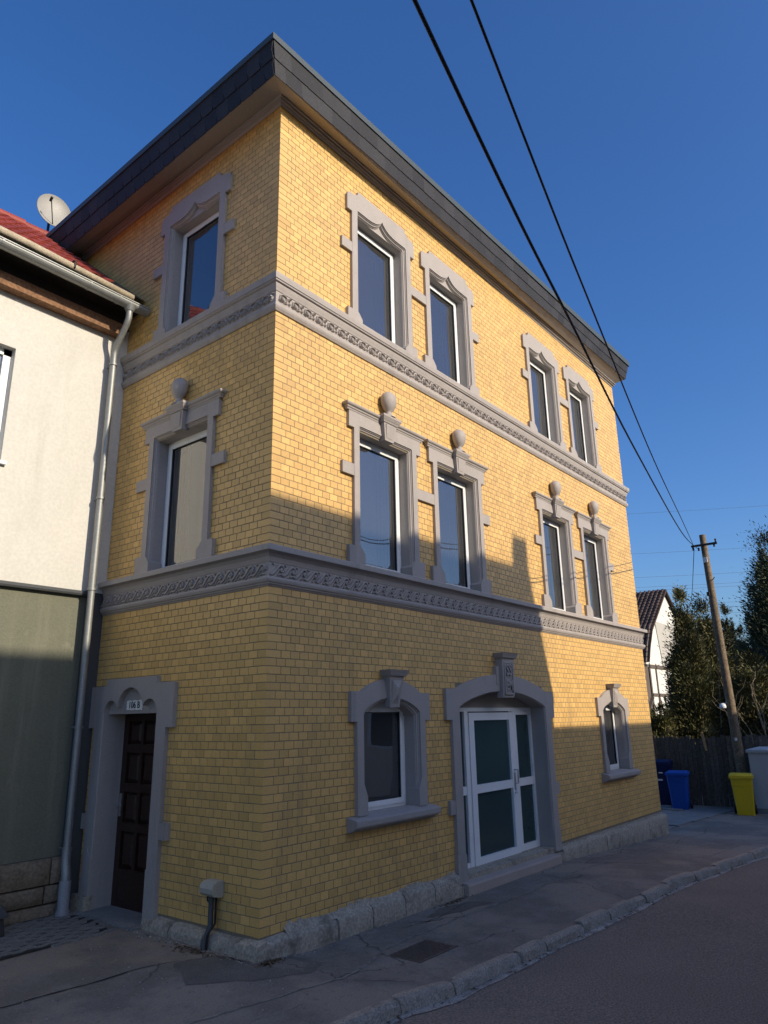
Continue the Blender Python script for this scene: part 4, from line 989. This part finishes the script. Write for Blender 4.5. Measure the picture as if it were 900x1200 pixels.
def grey_box():
    t = thing('grit_box', 'dark grey metal box with sloping lid by the sandstone plinth', 'box', (-1.15, 2.62, 0))
    m = MB(); pr = [(2.45, 0), (2.45, .03), (2.50, .16), (2.80, .26), (2.80, 0)]; k = len(pr)
    m.add([(-1.75, y, z) for y, z in pr]+[(-1.0, y, z) for y, z in pr], [(i, (i+1) % k, k+(i+1) % k, k+i) for i in range(k)]+[tuple(range(k)), tuple(range(2*k-1, k-1, -1))]); bw(m, 'body', 'black_plastic', t)
    m = MB(); m.add([(-1.77, 2.47, .165), (-.97, 2.47, .165), (-.97, 2.82, .29), (-1.77, 2.82, .29), (-1.77, 2.47, .185), (-.97, 2.47, .185), (-.97, 2.82, .31), (-1.77, 2.82, .31)], [(0,1,2,3),(4,5,6,7),(0,1,5,4),(1,2,6,5),(2,3,7,6),(3,0,4,7)]); bw(m, 'lid', 'dark_pipe', t)
grey_box()

# ------------------------------------------------------------------ fence, bins, cabinet, pole, cables on the right
def fence():
    X = 16.0; t = thing('wooden_fence', 'weathered dark board fence with uneven tops behind the bins', 'fence', (X, .4, gz(X)))
    g = gz(X)
    r = MB()
    for z in (.35, 1.15): r.box((X+.03, -2.6, g+z), (X+.08, 3.4, g+z+.08))
    bw(r, 'rail', 'fence_wood', t)
    y = -2.6; rr = random.Random(5)
    while y < 3.4:
        w_ = rr.uniform(.085, .115); top = g+1.70+rr.uniform(-.05, .03)+(.06 if y < -.4 else 0)
        if -.10 < y < .25: top += .02
        m = MB(); lean = rr.uniform(-.012, .012); th = rr.uniform(0, .012); s = rr.uniform(-.02, .02)
        vs = [(X-.0-th, y, g-.05), (X-.0-th, y+w_, g-.05), (X-th, y+w_+lean, top+s), (X-th, y+lean, top-s), (X+.025, y, g-.05), (X+.025, y+w_, g-.05), (X+.025, y+w_+lean, top+s), (X+.025, y+lean, top-s)]
        m.add(vs, [(0,1,2,3),(4,5,6,7),(0,1,5,4),(1,2,6,5),(2,3,7,6),(3,0,4,7)], rr.random()); bw(m, 'plank', 'fence_wood', t)
        y += w_+rr.uniform(.004, .016)
    m = MB(); m.prism([(.62, g+1.35), (.68, g+1.35), (.74, g+1.78), (.70, g+1.82), (.66, g+1.72)], 15.955, 15.975, lambda u, z, o: (o, u, z)); tag(bw(m, 'broken_plank', 'fresh_wood', t), 'splintered pale plank')
fence()
def bin_(name, label, loc, rot, body, W_=.48, H_=.90, Dp=.52, group=None):
    t = thing(name, label, 'wheelie bin', loc); t.rotation_euler = (0, 0, rot)
    m = MB(); h = H_*.90; prof = [(0.0, .36, .38), (.04, .37, .39), (h*.78, .445, .475), (h*.80, .455, .485), (h, W_*.97, Dp*.97)]
    rings = []
    for z, a, b in prof:
        a *= W_/.48/2; b *= W_/.48/2; c = .03
        rings.append([(-a+c, -b, z), (a-c, -b, z), (a, -b+c, z), (a, b-c, z), (a-c, b, z), (-a+c, b, z), (-a, b-c, z), (-a, -b+c, z)])
    for q, w_ in zip(rings[:-1], rings[1:]):
        for j in range(8): m.face([q[j], q[(j+1) % 8], w_[(j+1) % 8], w_[j]])
    m.face(rings[0]); m.face(rings[-1]); m.build('body', body, t, weld=True)
    l = MB(); a, b = W_/2+.02, Dp/2+.02
    for z0, z1, k0, k1 in ((h-.01, h+.05, 0, 0), (h+.05, h+.085, 0, .05)):
        l.add([(-a+k0, -b+k0, z0), (a-k0, -b+k0, z0), (a-k0, b-k0, z0), (-a+k0, b-k0, z0), (-a+k1, -b+k1, z1), (a-k1, -b+k1, z1), (a-k1, b-k1, z1), (-a+k1, b-k1, z1)], [(0,3,2,1),(4,5,6,7),(0,1,5,4),(1,2,6,5),(2,3,7,6),(3,0,4,7)])
    l.build('lid', body, t)
    hd = MB(); hd.tube([(-a+.03, b-.02, h+.03), (-a+.03, b+.06, h+.02), (a-.03, b+.06, h+.02), (a-.03, b-.02, h+.03)], .014, 8); hd.build('handle', body, t)
    for s in (-1, 1):
        wl = MB(); wl.lathe([(.02, -.025), (.095, -.025), (.10, -.015), (.10, .015), (.095, .025), (.02, .025)], 16, lambda p: (s*(W_/2-.02)+p[2], .20+p[0], .10+p[1])); wl.build('wheel', 'black_plastic', t, smooth=40)
    return t
bb = bin_('wheelie_bin', 'blue wheelie bin standing against the dark board fence', (14.75, 1.08, gz(14.75)), R(-80), 'blue_plastic')
text_mesh('Altpapier', .075, .001, lambda x, y, z: (x, -.232-z-(y+.53)*.02, .60+y), 'plate_white', 'lettering', bb, bold=False)
bin_('wheelie_bin', 'yellow wheelie bin standing beside the grey cabinet', (14.45, -.47, gz(14.45)), R(-76), 'yellow_plastic')
nv = bin_('wheelie_bin', 'dark navy bin with white sticker between house wall and blue bin', (15.55, 1.78, gz(15.5)), R(-82), 'navy_plastic', .55, 1.15, .6)
sk = MB(); sk.box((-.12, -.292, .62), (.1, -.285, .66)); sk.box((-.14, -.292, .70), (-.05, -.285, .86)); sk.box((.02, -.295, .80), (.12, -.288, .83)); sk.build('sticker', 'plate_white', nv)
def cabinet():
    x, y = 15.42, -.77; g = gz(x); t = thing('utility_cabinet', 'light grey utility cabinet sprayed with blue graffiti', 'cabinet', (x, y, g)); t.rotation_euler = (0, 0, R(93))
    m = MB(); m.box((-.22, -.55, 0), (.22, .55, .12)); m.build('base', 'concrete', t)
    m = MB(); m.box((-.20, -.53, .12), (.20, .53, 1.36)); m.build('body', 'cabinet_grey', t)
    m = MB(); m.add([(-.24, -.57, 1.36), (.24, -.57, 1.36), (.24, .57, 1.36), (-.24, .57, 1.36), (-.24, -.57, 1.42), (.24, -.57, 1.42), (.24, .57, 1.42), (-.24, .57, 1.42), (-.10, -.5, 1.46), (.10, -.5, 1.46), (.10, .5, 1.46), (-.1, .5, 1.46)], [(0,3,2,1),(0,1,5,4),(1,2,6,5),(2,3,7,6),(3,0,4,7),(4,5,9,8),(5,6,10,9),(6,7,11,10),(7,4,8,11),(8,9,10,11)]); m.build('cap', 'cabinet_grey', t)
    for a, b in ((-.515, -.01), (.01, .515)):
        m = MB(); m.box((-.212, a, .16), (-.2, b, 1.33)); m.build('door', 'cabinet_grey', t)
    m = MB()
    def G(pts):
        m.tube([(-.216, y_, z_) for y_, z_ in pts], .012, 5)
    rr = random.Random(8)
    G([(-.05+.12*math.cos(a*.5), .95+.16*math.sin(a*.5)) for a in range(13)]); G([(.18, 1.15), (.12, .85), (.05, 1.1), (-.02, .8), (-.1, 1.15)]); G([(-.2, .7), (-.28, 1.1), (-.36, .72), (-.3, .9), (-.2, .92)]); G([(-.45, 1.1), (-.4, .7), (-.3, .75)])
    G([(.1, .6), (-.1, .55), (-.3, .62)])
    m.build('graffiti', 'blue_spray', t)
    m = MB(); m.box((-.216, -.09, .70), (-.21, .0, .78)); m.build('lock', 'iron', t)
cabinet()

def pole():
    b = Vector((15.55, -.26, gz(15.5)-.1)); tp = Vector((15.5, -.13, 6.56)); t = thing('utility_pole', 'leaning brown wooden utility pole with crossarm in front of the fence', 'utility pole', b)
    m = MB(); pts = [b.lerp(tp, k/8) for k in range(9)]; m.tube(pts, [.125-.045*k/8 for k in range(9)], 14); bw(m, 'pole', 'pole_wood', t, smooth=50)
    z = 6.24; c = b.lerp(tp, .955)
    m = MB(); m.box((c.x-.13, c.y-.36, z+.0), (c.x-.08, c.y+.30, z+.055)); bw(m, 'crossarm', 'iron', t)
    for y, dz in ((.26, -.09), (.12, -.12), (-.28, -.07), (-.33, .06)):
        m = MB(); m.lathe([(.012, 0), (.028, .02), (.02, .045), (.03, .06), (.018, .09)], 8, lambda p: (c.x-.105+p[0], c.y+y+p[1], z+.0+dz+p[2])); bw(m, 'insulator', 'iron', t)
    m = MB(); q = b.lerp(tp, .90); m.box((q.x-.12, q.y-.05, q.z-.07), (q.x-.09, q.y+.05, q.z+.07)); bw(m, 'label_plate', 'plate_white', t)
    m = MB(); q = b.lerp(tp, .82); m.tube([q, q+Vector((-.12, -.12, .02)), q+Vector((-.13, -.16, .07))], .012, 6); q = b.lerp(tp, .77); m.box((q.x-.14, q.y+.03, q.z-.05), (q.x-.06, q.y+.10, q.z+.05)); bw(m, 'clamp', 'iron', t)
    m = MB(); q = Vector((15.42, -.05, 2.1)); m.tube([(15.52, -.21, 2.10), (15.46, -.12, 2.16), q], .012, 6); m.lathe([(.03, .05), (.07, .02), (.085, -.03), (.075, -.07), (.03, -.09)], 12, lambda p: (q.x+p[0], q.y+p[1], q.z+p[2])); bw(m, 'lamp', 'white_plastic', t, smooth=50)
    m = MB(); m.tube([(15.44, -.22, .98), (15.42, -.24, 1.0), (15.6, -.42, 1.0), (15.68, -.26, .99)], .01, 6); bw(m, 'strap', 'iron', t)
    m = MB(); m.box((15.40, -.27, 1.24), (15.43, -.22, 1.31)); bw(m, 'tag', 'plate_white', t)
pole()
def spline(pts, n=8):
    pts = [Vector(p) for p in pts]; out = []
    for i in range(len(pts)-1):
        p0, p1, p2, p3 = pts[max(i-1, 0)], pts[i], pts[i+1], pts[min(i+2, len(pts)-1)]
        for k in range(n):
            t = k/n; out.append(.5*((2*p1)+(-p0+p2)*t+(2*p0-5*p1+4*p2-p3)*t*t+(-p0+3*p1-3*p2+p3)*t**3))
    return out+[pts[-1]]
def cable(name, label, pts, r, m='black_cable', group=None, n=8):
    mb = MB(); mb.tube(spline(pts, n), r, 10); o = mb.build(name, m, smooth=True); return tag(o, label, 'cable', group)
cable('overhead_cable', 'thick black overhead cable crossing the slate eaves', [(-22, -8.1, 6.6), (-10, -5.5, 5.1), (-2.82, -3.92, 4.71), (.21, -3.27, 4.73), (3.16, -2.64, 4.81), (9.47, -1.28, 5.28), (15.4, .02, 6.20)], .0092)
cable('overhead_cable', 'thinner black overhead cable running above the thick one to the pole', [(-22, -8.4, 6.7), (-10, -5.7, 5.15), (-2.66, -4.08, 4.77), (.17, -3.44, 4.79), (4.01, -2.57, 4.95), (8.98, -1.45, 5.39), (15.4, .10, 6.28)], .0066)
cable('drop_cable', 'thin cable from the pole to the gabled house roof', [(15.4, .10, 6.20), (27, 3.6, 6.35), (44, 8.6, 9.2)], .009)
cable('guy_cable', 'thin cable hanging from the pole down behind the fence', [(15.5, -.08, 5.35), (15.9, .03, 4.2), (16.4, .2, 2.9), (16.8, .46, 1.2)], .010)
rr = random.Random(2)
for i, (z, dy) in enumerate(((25.0, 0), (23.2, 0), (22.6, 0), (19.8, 0), (19.0, 0), (17.9, 0), (29.4, 0), (37, 0))):
    cable('power_line', 'faint far power line crossing the sky behind the pole', [(60, 140, z+6), (110, 60, z+.8), (150, 0, z+2.0), (190, -60, z+7)], .02, 'far_cable', 'far power lines', 6)

# ------------------------------------------------------------------ trees
def conifer(name, label, cat, base, h, rad, m, seed, n=5200, leaf=.16, shape=.75, low=.02, group=None):
    t = thing(name, label, cat, base, group); rr = random.Random(seed)
    tr = MB(); tr.tube([(0, 0, -.2), (.03, .02, h*.4), (0, 0, h*.93)], [rad*.10+.04, rad*.06+.03, .015], 8)
    for k in range(26):
        z = h*rr.uniform(.08, .8); a = rr.uniform(0, 6.28); r = rad*(1-z/h)**shape*.8
        tr.tube([(0, 0, z), (math.cos(a)*r*.6, math.sin(a)*r*.6, z+r*.25), (math.cos(a)*r, math.sin(a)*r, z+r*.5)], [.03, .02, .008], 5)
    tr.build('trunk', 'bark', t)
    # limbs carry clumps of sprays, so that the outline is uneven with gaps and light and dark masses
    lim = []; nl = int(46+h*9)
    for k in range(nl):
        q = (k+rr.random())/nl; q = 1-(1-q)**.62 if q < .98 else q; z = h*(low+(1-low)*q)
        env = rad*max(.05, (1-q)**shape)*(.6+.4*min(1, q/.10)); a = k*2.4+rr.uniform(-.5, .5)
        lim.append((a, z, env*rr.uniform(.62, 1.08), (.17+.20*(1-q))*rad*rr.uniform(.75, 1.25)+.05, rr.random()))
    co = MB(); rg = []; nz = 14
    for i in range(nz+1):
        q = i/nz; rr_ = rad*max(.01, (1-q)**shape)*(.6+.4*min(1, q/.10))*.80
        rg.append([(math.cos(6.283*j/12+q*2)*rr_*rr.uniform(.75, 1.2), math.sin(6.283*j/12+q*2)*rr_*rr.uniform(.75, 1.2), max(.03, h*(low+(1-low)*q*.93)+rr.uniform(-.08, .08))) for j in range(12)])
    for q_, w_ in zip(rg[:-1], rg[1:]):
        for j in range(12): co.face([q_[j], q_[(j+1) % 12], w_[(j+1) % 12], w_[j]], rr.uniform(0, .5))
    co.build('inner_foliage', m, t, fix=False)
    cr = MB(); tot = sum(s_**2 for _, _, _, s_, _ in lim)
    for a, z, r, s_, tn in lim:
        ca, sa = math.cos(a), math.sin(a)
        for k in range(int(n*7*s_*s_/tot)+4):
            # points in a drooping fan along the limb
            f = rr.random()**.6; side = rr.gauss(0, .42)*s_*1.5; up = rr.gauss(0, .30)*s_*1.4
            rad_ = r*(.30+.70*f)
            p = Vector((ca*rad_-sa*side, sa*rad_+ca*side, z+up+s_*.8*(f-.4)))
            if p.z < .05: p.z = rr.uniform(.05, .5)
            d = Vector((ca*.75-sa*side/s_*.5+rr.gauss(0, .35), sa*.75+ca*side/s_*.5+rr.gauss(0, .35), .7+rr.gauss(0, .35))).normalized()
            sd = d.cross(Vector((rr.gauss(0, 1), rr.gauss(0, 1), rr.gauss(0, 1)))).normalized(); l = leaf*.95*rr.uniform(.5, 1.5); w_ = l*rr.uniform(.08, .16)
            cr.face([p-d*l*.4, p+sd*w_+d*l*.05, p+d*l*.6, p-sd*w_+d*l*.05], min(1, max(0, tn*.65+rr.random()*.35)))
    cr.build('crown', m, t, fix=False)
    return t
g = gz(20)
conifer('conifer', 'dense olive thuja standing before the gabled house', 'tree', (20.2, 2.05, g), 6.15, 1.25, 'thuja', 1, 13000, .12, .92)
conifer('conifer', 'broad olive thuja overlapping the first one behind the broken fence plank', 'tree', (21.5, 1.72, gz(21.5)), 5.9, 1.5, 'thuja', 2, 14000, .12, .9)
conifer('conifer', 'low round olive thuja behind the utility pole and grey cabinet', 'tree', (20.6, .32, g), 3.9, 1.2, 'thuja', 3, 8500, .14, .42)
conifer('conifer', 'tall dark fir rising above all the other trees', 'tree', (29.5, .75, gz(30)), 9.6, 2.7, 'fir', 4, 24000, .15, .75)
conifer('conifer', 'slim dark fir with a thin tip peeping past the leaning pole', 'tree', (31.5, 3.35, gz(31)), 7.1, 1.3, 'fir', 5, 7500, .14, .8)
conifer('conifer', 'small pointed dark fir beside the tall fir', 'tree', (31.0, 2.75, gz(31)), 6.0, 1.0, 'fir', 6, 6500, .14, .8)
conifer('conifer', 'low spreading thuja in front of the gabled house wall', 'tree', (19.0, 2.75, gz(19)), 2.5, .75, 'thuja', 9, 4500, .14, .45)
conifer('conifer', 'rounded olive thuja under the tall fir', 'tree', (21.5, -.75, gz(21)), 4.0, 1.3, 'thuja', 10, 8000, .14, .45)
def bare_shrub():
    b = (17.6, -.62, gz(17.6)); t = thing('bare_shrub', 'leafless shrub with pale upright twigs right of the pole', 'shrub', b); rr = random.Random(11)
    for k in range(7):
        m = MB(); a = rr.uniform(0, 6.28); p = Vector((math.cos(a)*.08, math.sin(a)*.08, -.1)); pts = [p.copy()]; d = Vector((math.cos(a)*.16, math.sin(a)*.16, 1))
        for q in range(7): p = p+d.normalized()*.45*rr.uniform(.8, 1.2); d += Vector((rr.gauss(0, .16), rr.gauss(0, .16), .0)); pts.append(p.copy())
        m.tube(pts, [.022-.0025*i for i in range(8)], 5)
        for q in range(3, 8):
            e = Vector((rr.gauss(0, .5), rr.gauss(0, .5), .6)).normalized(); m.tube([pts[q], pts[q]+e*.25, pts[q]+e*.4+Vector((0, 0, .12))], [.010, .007, .003], 4)
        m.build('stem', 'twig', t)
bare_shrub()

# ------------------------------------------------------------------ gabled house in the background
def gable_house():
    xa, y0, za, ze = 44.9, 10., 10., 4.93; hw = 5.0; y1 = 24.; g = gz(45)
    t = thing('gabled_house', 'old house with white gable and steep dark tiled roof behind the thujas', 'house', (xa, y0, g))
    sl = [(xa-hw, ze), (xa-hw+.5, ze+1.0), (xa-hw+1.3, ze+2.15), (xa, za)]
    w_ = MB(); poly = [(xa-hw+.1, ze-.1), (xa-hw+.6, ze+.9), (xa-hw+1.35, ze+2.0), (xa, za-.15), (xa+hw-1.35, ze+2.0), (xa+hw-.6, ze+.9), (xa+hw-.1, ze-.1)]
    w_.prism(poly, y0+.25, y1, lambda u, z, o: (u, o, z)); bw(w_, 'gable', 'gable_white', t)
    p = MB(); p.prism([(xa-1.9, ze-.05), (xa+3.4, ze-.05), (xa+3.0, 7.55), (xa-2.5, 7.65)], y0+.20, y0+.24, lambda u, z, o: (u, o, z)); bw(p, 'gable_patch', 'gable_grey', t)
    lo = MB(); lo.box((xa-hw+.5, y0+.3, g-.3), (xa+hw-.5, y1, ze-.05)); bw(lo, 'wall', 'gable_white', t)
    tb = MB()
    for x0, z0, x1, z1, k in ((-4.4, ze-.2, 4.4, ze-.2, .11), (-4.4, ze-1.9, 4.4, ze-1.9, .09), (-4.4, ze-3.4, 4.4, ze-3.4, .09), (-4.35, g, -4.35, ze, .1), (-3.2, g, -3.2, ze, .08), (-2.2, ze-1.9, -1.2, g, .08), (-1.1, g, -1.1, ze, .08), (.4, g, .4, ze, .08), (2, g, 2, ze, .08), (-3.2, ze-1.9, -2.4, ze-3.4, .07)):
        dx, dz = x1-x0, z1-z0; l = math.hypot(dx, dz); nx, nz = -dz/l*k, dx/l*k
        tb.prism([(xa+x0+nx, z0+nz), (xa+x1+nx, z1+nz), (xa+x1-nx, z1-nz), (xa+x0-nx, z0-nz)], y0+.24, y0+.32, lambda u, z, o: (u, o, z))
    bw(tb, 'timber_frame', 'timber', t)
    s = MB(); s.box((xa-hw-.2, y0+.3, g), (xa-hw+.55, y0+5, ze-.25)); bw(s, 'porch', 'timber', t)
    for z in (2.1, 3.4):
        s = MB(); s.box((xa-hw-.24, y0+1.0, z), (xa-hw-.2, y0+2.0, z+.9)); o = bw(s, 'window', 'gable_grey', t)
        s = MB(); s.box((xa-hw-.26, y0+1.08, z+.08), (xa-hw-.245, y0+1.92, z+.82)); bw(s, 'pane', 'dark_interior', o)
    s = MB(); s.add([(xa-hw-.9, y0+.1, 1.9), (xa-hw+.4, y0+.1, 2.9), (xa-hw+.4, y0+5, 2.9), (xa-hw-.9, y0+5, 1.9), (xa-hw-.9, y0+.1, 1.8), (xa-hw+.4, y0+.1, 2.8), (xa-hw+.4, y0+5, 2.8), (xa-hw-.9, y0+5, 1.8)], [(0,1,2,3),(4,5,6,7),(0,1,5,4),(1,2,6,5),(2,3,7,6),(3,0,4,7)]); bw(s, 'canopy', 'timber', t)
    rf = MB(); top = sl; 
    for sgn in (1, -1):
        pts = [(xa+sgn*(u-xa), z) for u, z in sl]
        for (a, za_), (b, zb_) in zip(pts[:-1], pts[1:]):
            rf.face([(a, y0-.0, za_), (b, y0-.0, zb_), (b, y1, zb_), (a, y1, za_)]); rf.face([(a, y0, za_-.14), (b, y0, zb_-.14), (b, y0, zb_), (a, y0, za_)])
    RF = bw(rf, 'roof', 'dark_tile', t)
    # tiles on the visible slope
    def path(s):
        seg = [(Vector((a[0], 0, a[1])), Vector((b[0], 0, b[1]))) for a, b in zip(sl[:-1], sl[1:])]
        for a, b in seg:
            l = (b-a).length
            if s <= l: return a.lerp(b, s/l), (b-a).normalized()
            s -= l
        return seg[-1][1], (seg[-1][1]-seg[-1][0]).normalized()
    tot = sum((Vector(a)-Vector(b)).length for a, b in zip(sl[:-1], sl[1:])); st = MB(); cnt = 0; rr = random.Random(4)
    nr = int(tot/.34); nc = 34
    for c in range(nc):
        for r in range(nr):
            p, d = path(r*.34); nrm = Vector((-d.z, 0, d.x)); y = y0+.02+c*.30
            q = [p+nrm*.09, p+nrm*.05+d*.38]
            vs = [(q[0].x, y, q[0].z), (q[0].x, y+.11, q[0].z), (q[0].x-nrm.x*-.05, y+.15, q[0].z+nrm.z*.06), (q[0].x-nrm.x*-.05, y+.25, q[0].z+nrm.z*.06), (q[0].x, y+.30, q[0].z)]
            vb = [tuple(Vector(v)+(q[1]-q[0])) for v in vs]; lowv = [tuple(Vector(v)-nrm*.06) for v in vs]
            fs = [(i, i+1, 6+i, 5+i) for i in range(4)]+[(10+i, 11+i, i+1, i) for i in range(4)]
            if cnt < 300 and c < 19: 
                m = MB(); m.add(vs+vb+lowv, fs, rr.random()); bw(m, 'roof_tile', 'dark_tile', RF, fix=False); cnt += 1
            else: st.add(vs+vb+lowv, fs, rr.random())
    tag(bw(st, 'roof_tiling', 'dark_tile', RF, fix=False), kind='stuff')
gable_house()

# ------------------------------------------------------------------ houses across the street (they shade the lower facade)
def facing_house(label, x0, x1, ye, yr, ze, zr, chim, body, m):
    yb = 2*yr-ye; t = thing('facing_house', label, 'house', ((x0+x1)/2, ye-.3, 0))
    w_ = MB(); w_.prism([(ye-.35, -.5), (ye-.35, ze-.02), (yr, zr-.18), (yb+.35, ze-.02), (yb+.35, -.5)], x0+.05, x1-.05, lambda u, z, o: (o, u, z)); bw(w_, 'wall', m, t)
    r = MB()
    for s in (ye, yb): r.add([(x0-.0, s, ze), (x1+.0, s, ze), (x1, yr, zr), (x0, yr, zr), (x0, s, ze-.15), (x1, s, ze-.15), (x1, yr, zr-.15), (x0, yr, zr-.15)], [(0,1,2,3),(4,5,6,7),(0,1,5,4),(1,2,6,5),(3,0,4,7)])
    RF = bw(r, 'roof', 'facing_roof', t)
    for cx0, cx1, zt in chim:
        c = MB(); c.box((cx0, yr-.35, zr-1), (cx1, yr+.30, zt)); bw(c, 'chimney', 'facing_roof', RF)
    n = int((x1-x0)/2.6)
    for k in range(n):
        for z in ((1.0, 2.5), (3.9, 5.3)):
            if z[1] > ze-.3: continue
            cx = x0+(k+.5)*(x1-x0)/n; f = MB()
            for a, b, c, d in ((-.55, -.47, z[0], z[1]), (.47, .55, z[0], z[1]), (-.47, .47, z[0], z[0]+.08), (-.47, .47, z[1]-.08, z[1])): f.box((cx+a, ye-.37, c), (cx+b, ye-.32, d))
            W = bw(f, 'window', 'white_plastic', t); g_ = MB(); g_.box((cx-.47, ye-.352, z[0]+.08), (cx+.47, ye-.34, z[1]-.08)); bw(g_, 'pane', 'dark_interior', W)
facing_house('house across the street with red roof and ridge chimney', -6.5, 6.72, -9.3, -16, 6.72, 11.88, [(6.25, 6.70, 12.22)], 0, 'facing_render')
facing_house('lower house across the street opposite the yard', 6.73, 30, -9.2, -11.3, 5.7, 7.22, [], 0, 'facing_render')
